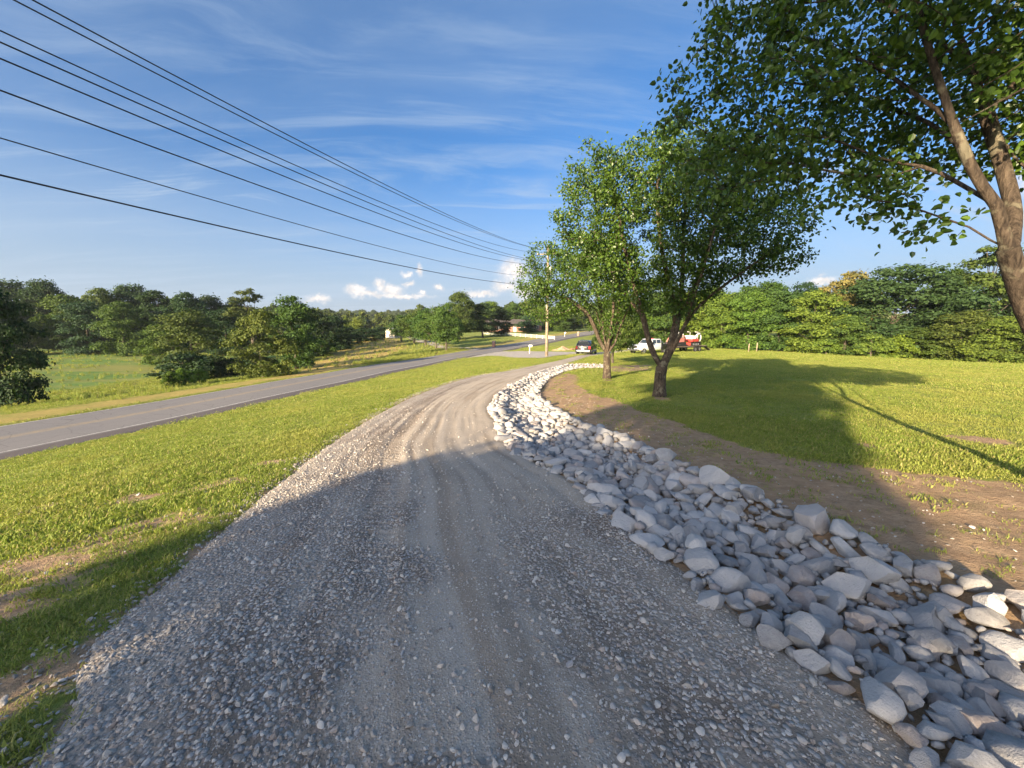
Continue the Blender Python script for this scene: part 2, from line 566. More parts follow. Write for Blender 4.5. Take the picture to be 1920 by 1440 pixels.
def mat_ground():
    m, t = new_mat('ground_grass_and_soil')
    pos = t.n('ShaderNodeNewGeometry').outputs['Position']
    a = t.n('ShaderNodeAttribute', attribute_name='mask')
    s = t.n('ShaderNodeSeparateColor', {0: a.outputs['Color']})
    dirt, tan, lush = s.outputs
    big = t.noise(pos, .11, 4, .6)
    med = t.noise(pos, .9, 5, .62)
    fine = t.noise(pos, 7.0, 6, .7)
    vfine = t.noise(pos, 34.0, 4, .7)
    g = t.mix(t.ramp(med, .3, .72), (.23, .275, .05), (.36, .385, .09))
    g = t.mix(t.math('MULTIPLY', t.ramp(big, .42, .68), .6), g, (.36, .345, .10))
    g = t.mix(t.ramp(fine, .38, .68, 0, .55), g, (.13, .165, .03))
    g = t.mix(t.ramp(vfine, .3, .72, .30, 0), g, (.08, .105, .022))
    thin = t.math('MULTIPLY', t.ramp(t.noise(pos, 1.7, 6, .7), .60, .72), .5)
    g = t.mix(thin, g, (.22, .165, .085))
    dry = t.mix(t.ramp(fine, .3, .7), (.52, .36, .13), (.40, .29, .10))
    dry = t.mix(t.ramp(med, .45, .7, 0, .5), dry, (.17, .19, .04))
    g = t.mix(t.math('MULTIPLY', tan, t.ramp(t.noise(pos, .35, 4, .6), .25, .55, .35, 1)), g, dry)
    lu = t.mix(t.ramp(med, .35, .7), (.10, .19, .045), (.17, .245, .06))
    lu = t.mix(t.ramp(t.noise(t.scale(pos, (.5, 1.6, 1)), .12, 5, .65), .42, .62, 0, .75), lu, (.27, .25, .08))
    g = t.mix(lush, g, lu)
    g = t.mix(t.ramp(t.noise(t.scale(pos, (.12, 1, 1)), .55, 3, .6), .42, .66, 0, .30), g, t.mix(1.0, g, (.70, .80, .75), 'MULTIPLY'))
    # bare soil with pebbles, clods and straw
    so = t.mix(t.ramp(fine, .3, .72), (.31, .205, .122), (.52, .365, .225))
    so = t.mix(t.ramp(t.noise(pos, 2.1, 5, .65), .4, .7, 0, .6), so, (.41, .265, .155))
    so = t.mix(t.ramp(vfine, .55, .75, 0, .55), so, (.50, .42, .30))
    so = t.mix(t.ramp(vfine, .25, .42, .6, 0), so, (.15, .102, .066))
    so = t.mix(t.ramp(t.noise(t.scale(pos, (1, 1, 1)), 1.2, 5, .7), .55, .72, 0, .45), so, (.20, .185, .08))
    dn = t.math('ADD', dirt, t.math('MULTIPLY', t.math('SUBTRACT', t.noise(pos, 3.2, 7, .75), .5), 1.5))
    dm = t.ramp(dn, .42, .62)
    col = t.mix(dm, g, so)
    hgt = t.math('ADD', t.math('MULTIPLY', fine, .6), t.math('MULTIPLY', vfine, .45))
    bp = t.n('ShaderNodeBump', {'Height': hgt, 'Strength': .85, 'Distance': .06})
    p = t.n('ShaderNodeBsdfPrincipled', {'Base Color': col, 'Roughness': .95, 'Specular IOR Level': .12, 'Normal': bp})
    finish(t, p)
    return m


def stone_cells(t, pos, sc_, lo, hi):
    v = t.n('ShaderNodeTexVoronoi', {'Vector': pos, 'Scale': sc_, 'Randomness': 1.0})
    c = t.n('ShaderNodeSeparateColor', {0: v.outputs['Color']})
    edge = t.ramp(v.outputs['Distance'], .12, .62, 1.0, 0.0)
    return c.outputs[0], edge, c.outputs[1]


def mat_gravel():
    m, t = new_mat('drive_gravel')
    pos = t.n('ShaderNodeNewGeometry').outputs['Position']
    a = t.n('ShaderNodeAttribute', attribute_name='mask')
    s = t.n('ShaderNodeSeparateColor', {0: a.outputs['Color']})
    coarse, track, _b = s.outputs
    r1, e1, k1 = stone_cells(t, pos, 34.0, 0, 1)
    r2, e2, k2 = stone_cells(t, pos, 85.0, 0, 1)
    med = t.noise(pos, 1.1, 5, .65)
    fines = t.mix(t.ramp(t.noise(pos, 60, 4, .7), .3, .7), (.37, .305, .235), (.53, .455, .365))
    fines = t.mix(t.ramp(med, .35, .7, 0, .55), fines, (.45, .37, .28))
    sm = t.mix(r2, (.28, .25, .22), (.60, .555, .50))
    fines = t.mix(t.math('MULTIPLY', e2, t.ramp(k2, .35, .65, 0, .9)), fines, sm)
    st = t.mix(r1, (.28, .26, .24), (.62, .585, .54))
    st = t.mix(t.ramp(k1, .8, .9, 0, .6), st, (.36, .25, .20))
    gap = t.mix(t.ramp(med, .3, .7), (.22, .175, .135), (.32, .265, .205))
    loose = t.mix(t.ramp(e1, .05, .5), gap, st)
    cn = t.math('ADD', coarse, t.math('MULTIPLY', t.math('SUBTRACT', t.noise(pos, 3.0, 5, .7), .5), .9))
    cm = t.ramp(cn, .15, .85)
    col = t.mix(cm, fines, loose)
    damp = t.math('MULTIPLY', t.ramp(t.noise(pos, .75, 6, .68), .48, .74), .34)
    col = t.mix(damp, col, (.18, .155, .13))
    col = t.mix(t.math('MULTIPLY', track, .45), col, (.13, .11, .09))
    col = t.mix(t.ramp(_b, .5, .85, 0, .55), col, t.mix(1.0, col, (.60, .56, .52), 'MULTIPLY'))
    col = t.mix(t.ramp(_b, .15, .4, .35, 0), col, (.52, .46, .385))
    col = t.mix(t.math('MULTIPLY', cm, t.ramp(t.noise(pos, 1.6, 5, .65), .45, .7, 0, .5)), col, (.20, .145, .105))
    hgt = t.math('ADD', t.math('MULTIPLY', t.math('MULTIPLY', e1, cm), 1.0), t.math('MULTIPLY', e2, .16))
    bp = t.n('ShaderNodeBump', {'Height': hgt, 'Strength': .8, 'Distance': .014})
    p = t.n('ShaderNodeBsdfPrincipled', {'Base Color': col, 'Roughness': .92, 'Specular IOR Level': .2, 'Normal': bp})
    finish(t, p)
    return m


def mat_stone(name, dark=(.29, .28, .275), light=(.53, .515, .50), use_island=False, rough=.9, bump=.95, warm=(.44, .33, .27)):
    m, t = new_mat(name)
    oi = t.n('ShaderNodeObjectInfo')
    geo = t.n('ShaderNodeNewGeometry')
    rnd = geo.outputs['Random Per Island'] if use_island else oi.outputs['Random']
    pos = geo.outputs['Position'] if use_island else t.n('ShaderNodeTexCoord').outputs['Object']
    shift = t.n('ShaderNodeVectorMath', operation='ADD')
    t.put(shift.inputs[0], pos)
    t.put(shift.inputs[1], t.vmath('SCALE', (17.0, 9.0, 5.0), rnd))
    q = shift.outputs[0]
    sc1 = 9.0 if use_island else 2.2
    n1 = t.noise(q, sc1, 6, .65)
    n2 = t.noise(q, sc1 * 6, 5, .7)
    base = t.mix(rnd, dark, light)
    base = t.mix(t.ramp(t.math('FRACT', t.math('MULTIPLY', rnd, 7.31)), .72, .95, 0, .55), base, warm)
    base = t.mix(t.ramp(t.math('FRACT', t.math('MULTIPLY', rnd, 3.77)), .80, .95, 0, .5), base, (.37, .40, .43))
    c = t.mix(t.ramp(n1, .35, .7, .0, .55), base, t.mix(.5, base, (.62, .60, .57)))
    c = t.mix(t.ramp(n2, .28, .46, .35, 0), c, t.mix(.5, base, (.14, .125, .11)))
    hgt = t.math('ADD', n1, t.math('MULTIPLY', n2, .45))
    bp = t.n('ShaderNodeBump', {'Height': hgt, 'Strength': bump, 'Distance': .025 if use_island else .022})
    p = t.n('ShaderNodeBsdfPrincipled', {'Base Color': c, 'Roughness': rough, 'Specular IOR Level': .25, 'Normal': bp})
    finish(t, p)
    return m


def mat_leaf(name, a=None, b=None, transl=.35, gloss=.35, obj_color=False, rough=.5):
    m, t = new_mat(name)
    geo = t.n('ShaderNodeNewGeometry')
    oi = t.n('ShaderNodeObjectInfo')
    ri = geo.outputs['Random Per Island']
    if obj_color:
        base = oi.outputs['Color']
        c = t.mix(ri, t.mix(1.0, base, (.55, .62, .55), 'MULTIPLY'), t.mix(1.0, base, (1.45, 1.32, 1.25), 'MULTIPLY'))
    else:
        c = t.mix(ri, a, b)
    c = t.mix(t.ramp(t.noise(geo.outputs['Position'], .6, 3, .6), .4, .65, 0, .4), c, t.mix(1.0, c, (1.22, 1.16, .8), 'MULTIPLY'))
    d = t.n('ShaderNodeBsdfPrincipled', {'Base Color': c, 'Roughness': rough, 'Specular IOR Level': gloss})
    tr = t.n('ShaderNodeBsdfTranslucent', {'Color': t.mix(1.0, c, (1.5, 1.55, .6), 'MULTIPLY')})
    mx = t.n('ShaderNodeMixShader', {0: transl, 1: d, 2: tr})
    finish(t, mx)
    return m


def mat_bark(name, dark=(.042, .032, .026), light=(.155, .118, .086), lichen=(.27, .245, .17)):
    m, t = new_mat(name)
    pos = t.n('ShaderNodeNewGeometry').outputs['Position']
    n1 = t.noise(t.scale(pos, (1, 1, .22)), 26, 7, .72, .4)
    n2 = t.noise(pos, 5.5, 5, .6)
    c = t.mix(t.ramp(n1, .32, .68), dark, light)
    c = t.mix(t.ramp(n2, .54, .64, 0, .65), c, lichen)
    bp = t.n('ShaderNodeBump', {'Height': n1, 'Strength': 1.0, 'Distance': .06})
    p = t.n('ShaderNodeBsdfPrincipled', {'Base Color': c, 'Roughness': .9, 'Specular IOR Level': .15, 'Normal': bp})
    finish(t, p)
    return m


def mat_blade():
    m, t = new_mat('grass_blade')
    oi = t.n('ShaderNodeObjectInfo')
    geo = t.n('ShaderNodeNewGeometry')
    r = oi.outputs['Random']
    ri = geo.outputs['Random Per Island']
    c = t.mix(r, (.165, .225, .034), (.285, .335, .066))
    c = t.mix(t.ramp(ri, .66, .95, 0, .8), c, (.42, .345, .15))
    c = t.mix(t.ramp(ri, 0, .25, .5, 0), c, (.085, .145, .02))
    c = t.mix(t.ramp(t.noise(oi.outputs['Location'], .35, 4, .6), .45, .68, 0, .55), c, (.36, .345, .09))
    d = t.n('ShaderNodeBsdfPrincipled', {'Base Color': c, 'Roughness': .6, 'Specular IOR Level': .25})
    tr = t.n('ShaderNodeBsdfTranslucent', {'Color': t.mix(1.0, c, (1.4, 1.45, .7), 'MULTIPLY')})
    finish(t, t.n('ShaderNodeMixShader', {0: .3, 1: d, 2: tr}))
    return m


def mat_asphalt():
    m, t = new_mat('asphalt')
    pos = t.n('ShaderNodeNewGeometry').outputs['Position']
    a = t.n('ShaderNodeAttribute', attribute_name='mask')
    s = t.n('ShaderNodeSeparateColor', {0: a.outputs['Color']})
    sh, centre, lane = s.outputs
    f = t.noise(pos, 40, 4, .7)
    b = t.noise(pos, .35, 5, .6)
    c = t.mix(t.ramp(f, .3, .7), (.175, .165, .160), (.245, .232, .222))
    c = t.mix(t.ramp(b, .4, .7, 0, .4), c, (.235, .218, .205))
    d = t.mix(t.ramp(f, .3, .7), (.080, .068, .066), (.150, .130, .122))
    c = t.mix(sh, c, d)
    yl = t.math('MULTIPLY', centre, t.ramp(t.noise(pos, 3.0, 5, .75), .35, .62, .25, .95))
    c = t.mix(yl, c, (.33, .27, .18))
    cr = t.n('ShaderNodeTexVoronoi', {'Vector': pos, 'Scale': .8}, feature='DISTANCE_TO_EDGE')
    c = t.mix(t.ramp(cr.outputs['Distance'], .0, .02, .35, 0), c, (.06, .055, .05))
    bp = t.n('ShaderNodeBump', {'Height': f, 'Strength': .5, 'Distance': .01})
    finish(t, t.n('ShaderNodeBsdfPrincipled', {'Base Color': c, 'Roughness': .88, 'Specular IOR Level': .25, 'Normal': bp}))
    return m


def mat_paint_line():
    m, t = new_mat('worn_white_paint')
    pos = t.n('ShaderNodeNewGeometry').outputs['Position']
    c = t.mix(t.ramp(t.noise(pos, 9, 5, .75), .38, .6), (.34, .32, .30), (.72, .69, .64))
    finish(t, t.n('ShaderNodeBsdfPrincipled', {'Base Color': c, 'Roughness': .8}))
    return m


M = {
    'ground': mat_ground(), 'gravel': mat_gravel(), 'asphalt': mat_asphalt(), 'line': mat_paint_line(),
    'rock': mat_stone('limestone'), 'rock_joined': mat_stone('limestone_small', (.25, .24, .235), (.45, .435, .42), use_island=True), 'pebble': mat_stone('gravel_pebble', (.245, .205, .165), (.62, .575, .51), bump=.25, warm=(.36, .25, .185)),
    'blade': mat_blade(), 'bark': mat_bark('pear_bark'), 'bark_dark': mat_bark('woodland_bark', (.05, .042, .034), (.16, .13, .10), (.20, .18, .13)),
    'leaf_pear': mat_leaf('pear_leaf', (.026, .060, .010), (.090, .155, .020), .25, .45, rough=.40),
    'leaf_wood': mat_leaf('woodland_leaf', transl=.25, gloss=.2, obj_color=True, rough=.65),
}

# ------------------------------------------------------------------ ground sheet
def build_ground():
    nx, ny = 560, 600
    S1 = math.asinh(1700 / 5.0)
    xs = 5.0 * np.sinh(np.linspace(-S1, S1, nx))
    S2a, S2b = math.asinh(400 / 5.0), math.asinh(1700 / 5.0)
    ys = 5.0 * np.sinh(np.linspace(-S2a, S2b, ny)) + 5.0
    X, Y = np.meshgrid(xs, ys)
    a, b, c = masks(X, Y)
    Z = carve(X, Y, a, b, c)
    # the dirt mound by the drive end
    V = np.stack([X, Y, Z], -1).reshape(-1, 3)
    i = np.arange(nx * ny).reshape(ny, nx)
    Fc = np.stack([i[:-1, :-1], i[:-1, 1:], i[1:, 1:], i[1:, :-1]], -1).reshape(-1, 4)
    me = mesh_np('ground', V, Fc, True)
    x, y = X.ravel(), Y.ravel()
    dirt, tan, lush = ground_mask(x, y, a.ravel(), b.ravel(), c.ravel())
    colr = np.stack([dirt, tan, lush, np.ones_like(dirt)], 1).astype(np.float32)
    at_ = me.attributes.new('mask', 'FLOAT_COLOR', 'POINT')
    at_.data.foreach_set('color', colr.ravel())
    o = link('ground', me, None, M['ground'])
    o['kind'] = 'structure'
    return o


def ground_mask(x, y, a, b, c):
    dirt = sstep(.45, -.35, sdf(x, y, dirt_poly))
    dirt = np.maximum(dirt, .8 * sstep(.3, -.5, sdf(x, y, dirt2)))
    dirt = np.maximum(dirt, sstep(.25, .0, b))
    for (p, r) in SPOTS:
        dirt = np.maximum(dirt, .85 * sstep(r, r * .4, np.hypot(x - p[0], (y - p[1]))))
    for (p, r) in BARE:
        dirt = np.maximum(dirt, .66 * sstep(r, r * .15, np.hypot((x - p[0]) * .8, y - p[1])))
    dirt = np.maximum(dirt, .55 * sstep(.35, .0, a) * (y < 25))
    m = np.hypot(x - MOUND[0], y - MOUND[1])
    dirt = np.maximum(dirt, sstep(2.6, 1.4, m))
    tan = sstep(1.5, -1.5, sdf(x, y, TAN))
    beyond = sstep(0, 1, c) * (x < np.interp(y, roadw[:, 1], roadw[:, 0]))
    dfar = seg_dist(x, y, road_l[:200])
    tan = np.maximum(tan, beyond * sstep(5.5, 2.5, dfar) * .75)
    lush = beyond * sstep(5.0, 9.0, dfar) * (1 - tan)
    lush = lush * (1 - .75 * sstep(150, 60, np.hypot(x + 20, y - 75)) * (x > -45))
    tan = np.maximum(tan, .45 * sstep(-30, -60, x) * sstep(30, 40, y) * sstep(60, 44, y))
    return dirt, tan, lush


build_ground()

# ------------------------------------------------------------------ gravel drive (a sheet with ruts, cleat marks and a loose stony margin)
def build_drive():
    # re-sample along the drive, finer close by
    s = np.linspace(0, 1, NL)
    yc = (dl[:, 1] + dr[:, 1]) / 2
    ds = np.where(yc < -1, .30, np.where(yc < 12, .035, np.where(yc < 25, .10, .35)))
    L = np.concatenate([[0], np.cumsum(np.linalg.norm(np.diff((dl + dr) / 2, axis=0), axis=1))])
    pos = [0.0]
    while pos[-1] < L[-1]:
        pos.append(pos[-1] + np.interp(pos[-1], L, ds))
    pos = np.clip(np.array(pos), 0, L[-1])
    nt = 110
    tt = np.linspace(0, 1, nt)
    lx = np.stack([np.interp(pos, L, dl[:, k]) for k in (0, 1)], 1)
    rx = np.stack([np.interp(pos, L, dr[:, k]) for k in (0, 1)], 1)
    P = lx[:, None, :] * (1 - tt)[None, :, None] + rx[:, None, :] * tt[None, :, None]
    # ragged edges
    X, Y = P[..., 0], P[..., 1]
    T = np.broadcast_to(tt, X.shape); S = np.broadcast_to(pos[:, None], X.shape)
    wid = np.linalg.norm(rx - lx, axis=1)[:, None]
    edge = np.minimum(T, 1 - T) * wid
    rag = (.12 * fbm(X * 1.7, Y * 1.7, 31, 3) + .16 * fbm(X * 6, Y * 6, 32, 3)) * sstep(.6, 0, edge) * (T < .5) + (.24 + .10 * fbm(X * 3, Y * 3, 33, 3)) * sstep(.7, 1, T) * sstep(26, 8, Y) - .24 * sstep(.3, 0, T) * sstep(30, 8, Y)
    nrm = (rx - lx) / np.maximum(wid, 1e-6)
    X = X + nrm[:, None, 0] * rag; Y = Y + nrm[:, None, 1] * rag
    Z = H(X, Y)
    Z = Z + .035 * (1 - (2 * T - 1) ** 2) * 1.0
    Z = Z - .105 * sstep(.42, 0, edge)
    # wheel ruts, scuffs along the drive and the cleat marks of a tracked machine
    Z = Z - .010 * np.exp(-((T - .36) / .09) ** 2) - .010 * np.exp(-((T - .74) / .09) ** 2)
    Z = Z + .026 * fbm(S * .30, T * 30, 41, 3) + .022 * fbm(X * 1.4, Y * 1.4, 42, 3)
    band = np.exp(-((T - .405) / .045) ** 4) * sstep(2.2, 3.6, Y) * sstep(15, 9, Y)
    cle = (np.sin(S * 2 * math.pi / .115 + 2.0 * fbm(S * .8, T * 6, 44, 2)) > .2) * 1.0
    Z = Z - band * (.006 + .012 * cle)
    ridge = np.exp(-((T - .345) / .012) ** 2) + np.exp(-((T - .47) / .012) ** 2)
    Z = Z + .007 * ridge * sstep(2, 4, Y) * sstep(16, 9, Y)
    coarse = np.clip(sstep(.70, .05, T + .26 * fbm(S * 1.6, T * 7, 45, 4)) + .62 * sstep(.24, .02, np.abs(T - .80 + .16 * fbm(S * .5, T * 2, 46, 3))) * sstep(6, 2.5, Y)
                     + .6 * sstep(.93, .99, T) + .6 * sstep(.1, .3, fbm(X * .9, Y * .9, 47, 3)) * sstep(5, 3, Y), 0, 1)
    coarse = coarse * sstep(34, 16, Y)
    streak = np.clip(.5 + 1.6 * fbm(S * .28, T * 30, 49, 4), 0, 1) * sstep(.12, .3, T)
    Z = Z + coarse * .014 * fbm(X * 14, Y * 14, 48, 2)
    n = len(pos)
    V = np.stack([X, Y, Z], -1).reshape(-1, 3)
    i = np.arange(n * nt).reshape(n, nt)
    Fc = np.stack([i[:-1, :-1], i[:-1, 1:], i[1:, 1:], i[1:, :-1]], -1).reshape(-1, 4)
    me = mesh_np('gravel_drive', V, Fc, True)
    track = band * cle
    c = np.stack([coarse, track, streak, 0 * track + 1], -1).reshape(-1, 4).astype(np.float32)
    at_ = me.attributes.new('mask', 'FLOAT_COLOR', 'POINT')
    at_.data.foreach_set('color', c.ravel())
    o = link('gravel_drive', me, None, M['gravel'])
    o['kind'] = 'structure'
    return dict(X=X, Y=Y, Z=Z, C=coarse, T=T)


DRV = build_drive()


def strip(name, left, right, nt, lift, mat, fn=None, parent=None):
    tt = np.linspace(0, 1, nt)
    P = left[:, None, :2] * (1 - tt)[None, :, None] + right[:, None, :2] * tt[None, :, None]
    X, Y = P[..., 0], P[..., 1]
    Z = H(X, Y) + lift
    T = np.broadcast_to(tt, X.shape)
    wid = np.linalg.norm(right[:, :2] - left[:, :2], axis=1)[:, None]
    if fn: Z = Z + fn(T, wid)
    n = len(left)
    i = np.arange(n * nt).reshape(n, nt)
    Fc = np.stack([i[:-1, :-1], i[:-1, 1:], i[1:, 1:], i[1:, :-1]], -1).reshape(-1, 4)
    me = mesh_np(name, np.stack([X, Y, Z], -1).reshape(-1, 3), Fc, True)
    return link(name, me, parent, mat), me, T, wid, X, Y


# ------------------------------------------------------------------ country road
rd, rme, T, wid, X, Y = strip('road', road_l, road_r, 40, 0.0, M['asphalt'], lambda T, w: .03 * (1 - np.abs(2 * T - 1)) - .06 * sstep(.02, 0, np.minimum(T, 1 - T)))
rd['kind'] = 'structure'
dist = T * wid
sh = sstep(ROAD_W + .05, ROAD_W + .15, dist + .25 * fbm(X * 1.2, Y * 1.2, 51, 3))
cen = np.exp(-((dist - ROAD_W * .49) / .28) ** 4)
c = np.stack([sh, cen, 0 * cen, 0 * cen + 1], -1).reshape(-1, 4).astype(np.float32)
rme.attributes.new('mask', 'FLOAT_COLOR', 'POINT').data.foreach_set('color', c.ravel())
for off in (0.07, ROAD_W - .28):
    la, lb = offset_line(roadw, off + .10), offset_line(roadw, off)
    q = (ROAD_W + 1.55)
    Tm = (ROAD_W - off) / q
    o, *_ = strip('edge_line', la, lb, 2, .004 + .03 * (1 - abs(2 * Tm - 1)) + .006, M['line'], None, rd)

M['lane_gravel'] = simple('pale_lane_gravel', (.40, .36, .31), .95, 0, .2, 2.0, .5)


def flat_poly(name, pts, lift, mat, res=.6):
    P = np.array(pts)
    bm = bmesh.new()
    Pc = crom(np.vstack([P, P[:1]]), 70)[:-1]
    vs = [bm.verts.new((p[0], p[1], 0)) for p in Pc]
    bm.faces.new(vs)
    bmesh.ops.triangulate(bm, faces=bm.faces[:])
    for _ in range(3):
        bmesh.ops.subdivide_edges(bm, edges=[e for e in bm.edges if e.calc_length() > res * 2], cuts=1)
        bmesh.ops.triangulate(bm, faces=[f for f in bm.faces if len(f.verts) > 3])
    co = np.array([v.co[:2] for v in bm.verts])
    zz = G(co[:, 0], co[:, 1])
    zz = np.maximum(zz, H(co[:, 0], co[:, 1])) + lift
    for v, z in zip(bm.verts, zz): v.co.z = z
    bmesh.ops.recalc_face_normals(bm, faces=bm.faces)
    me = bpy.data.meshes.new(name); bm.to_mesh(me); bm.free()
    o = link(name, me, None, mat)
    o['kind'] = 'structure'
    return o


flat_poly('gravel_apron', apron, .05, M['lane_gravel'])
flat_poly('gravel_lane', lane_far, .05, M['lane_gravel'])

# ------------------------------------------------------------------ scattering (uncountable small stuff)
def scatter(name, P, rot, scl, kinds, idx):
    """points carry turn, size and kind; each point shows one of the source pieces"""
    me = bpy.data.meshes.new(name)
    n = len(P)
    me.vertices.add(n)
    me.vertices.foreach_set('co', np.asarray(P, np.float32).ravel())
    me.attributes.new('turn', 'FLOAT_VECTOR', 'POINT').data.foreach_set('vector', np.asarray(rot, np.float32).ravel())
    me.attributes.new('size', 'FLOAT_VECTOR', 'POINT').data.foreach_set('vector', np.asarray(scl, np.float32).ravel())
    me.attributes.new('pick', 'INT', 'POINT').data.foreach_set('value', np.asarray(idx, np.int32))
    o = link(name, me)
    g = bpy.data.node_groups.new(name + '_scatter', 'GeometryNodeTree')
    g.interface.new_socket('Geometry', in_out='INPUT', socket_type='NodeSocketGeometry')
    g.interface.new_socket('Geometry', in_out='OUTPUT', socket_type='NodeSocketGeometry')
    t = NT(g)
    gi = t.n('NodeGroupInput'); go = t.n('NodeGroupOutput')
    pts = t.n('GeometryNodeMeshToPoints', {'Mesh': gi.outputs[0]})
    join = t.n('GeometryNodeGeometryToInstance')
    for k in reversed(kinds):
        oi = t.n('GeometryNodeObjectInfo')
        oi.inputs['Object'].default_value = k
        g.links.new(oi.outputs['Geometry'], join.inputs[0])
    na = lambda nm, ty: t.n('GeometryNodeInputNamedAttribute', {'Name': nm}, data_type=ty).outputs[0]
    e2r = t.n('FunctionNodeEulerToRotation', {0: na('turn', 'FLOAT_VECTOR')})
    iop = t.n('GeometryNodeInstanceOnPoints', {'Points': pts.outputs[0], 'Instance': join.outputs[0], 'Pick Instance': True,
                                               'Instance Index': na('pick', 'INT'), 'Rotation': e2r.outputs[0], 'Scale': na('size', 'FLOAT_VECTOR')})
    g.links.new(iop.outputs[0], go.inputs[0])
    md = o.modifiers.new('scatter', 'NODES')
    md.node_group = g
    o['kind'] = 'stuff'
    return o


def source(name, me, mat):
    me.materials.append(mat)
    return bpy.data.objects.new(name, me)


def rock_mesh(name, seed, sub=3, cuts=11, elong=(1, .75, .55), rough=.05):
    r = np.random.default_rng(seed)
    bm = bmesh.new()
    bmesh.ops.create_icosphere(bm, subdivisions=sub, radius=1.0)
    V = np.array([v.co[:] for v in bm.verts])
    for k in range(cuts):
        n = r.normal(size=3); n /= np.linalg.norm(n)
        d = r.uniform(.46, .80)
        h = V @ n
        over = np.maximum(h - d, 0)
        V = V - over[:, None] * n
    V = V * np.array(elong) * (1 + rough * r.normal(size=3))
    ph = r.uniform(0, 6, 9)
    disp = sum(np.sin(V @ r.normal(size=3) * w + ph[i]) for i, w in enumerate((2.2, 3.5, 5, 7, 9))) / 5
    V = V * (1 + rough * disp[:, None])
    V = V / np.abs(V[:, 0]).max()
    for v, c_ in zip(bm.verts, V): v.co = c_
    me = bpy.data.meshes.new(name)
    bm.to_mesh(me); bm.free()
    if sub >= 2:
        for p in me.polygons: p.use_smooth = True
        me.set_sharp_from_angle(angle=R(34))
    return me


# loose stones on the drive, thick along its margins
def drive_stones():
    kinds = [source('gravel_stone_shape', rock_mesh('gravel_stone_shape', 100 + k, 1 if k < 4 else 2, 9, (1, .78, .55 + .05 * (k % 3)), .06), M['pebble']) for k in range(6)]
    X, Y, Z, C, T = (DRV[k] for k in 'XYZCT')
    # area-weighted random points over the drive sheet
    e1 = np.stack([np.diff(X, axis=0)[:, :-1], np.diff(Y, axis=0)[:, :-1]], -1)
    e2 = np.stack([np.diff(X, axis=1)[:-1], np.diff(Y, axis=1)[:-1]], -1)
    area = np.abs(e1[..., 0] * e2[..., 1] - e1[..., 1] * e2[..., 0])
    xc, yc = X[:-1, :-1], Y[:-1, :-1]
    r = np.hypot(xc, yc)
    ok = (yc > .2) & (r < 13)
    cc = C[:-1, :-1]
    tt = T[:-1, :-1]
    fade = np.clip(1.25 - r / 12, 0.05, 1)
    rr = np.random.default_rng(5)
    out = []
    for lo, hi, dens_c, dens_f in ((.0025, .006, 2000, 2100), (.006, .011, 800, 200), (.010, .017, 400, 28), (.016, .026, 85, 7)):
        far = 1.0 if hi > .02 else np.clip(1.3 - r / 7.0, 0, 1) if hi > .007 else np.clip(1.3 - r / 4.5, 0, 1)
        lam = area * ok * fade * far * (cc * dens_c + (1 - cc) * dens_f)
        cnt = rr.poisson(lam)
        ii, jj = np.nonzero(cnt)
        rep = np.repeat(np.arange(len(ii)), cnt[ii, jj])
        ii, jj = ii[rep], jj[rep]
        n = len(ii)
        a, b = rr.random(n), rr.random(n)
        def bl_(A):
            return (A[ii, jj] * (1 - a) * (1 - b) + A[ii + 1, jj] * a * (1 - b) + A[ii, jj + 1] * (1 - a) * b + A[ii + 1, jj + 1] * a * b)
        s = rr.uniform(lo, hi, n)
        P = np.stack([bl_(X), bl_(Y), bl_(Z) + s * .22], 1)
        out.append((P, s))
    P = np.vstack([p for p, _ in out]); s = np.concatenate([q for _, q in out])
    n = len(P)
    rot = np.stack([rr.normal(0, .35, n), rr.normal(0, .35, n), rr.uniform(0, 6.28, n)], 1)
    scl = s[:, None] * rr.uniform(.8, 1.2, (n, 3))
    o = scatter('drive_gravel_stones', P, rot, scl, kinds, rr.integers(0, 6, n))
    tag(o, 'loose pale grey gravel stones spread over the drive', 'gravel')
    return n


print('gravel stones', drive_stones())

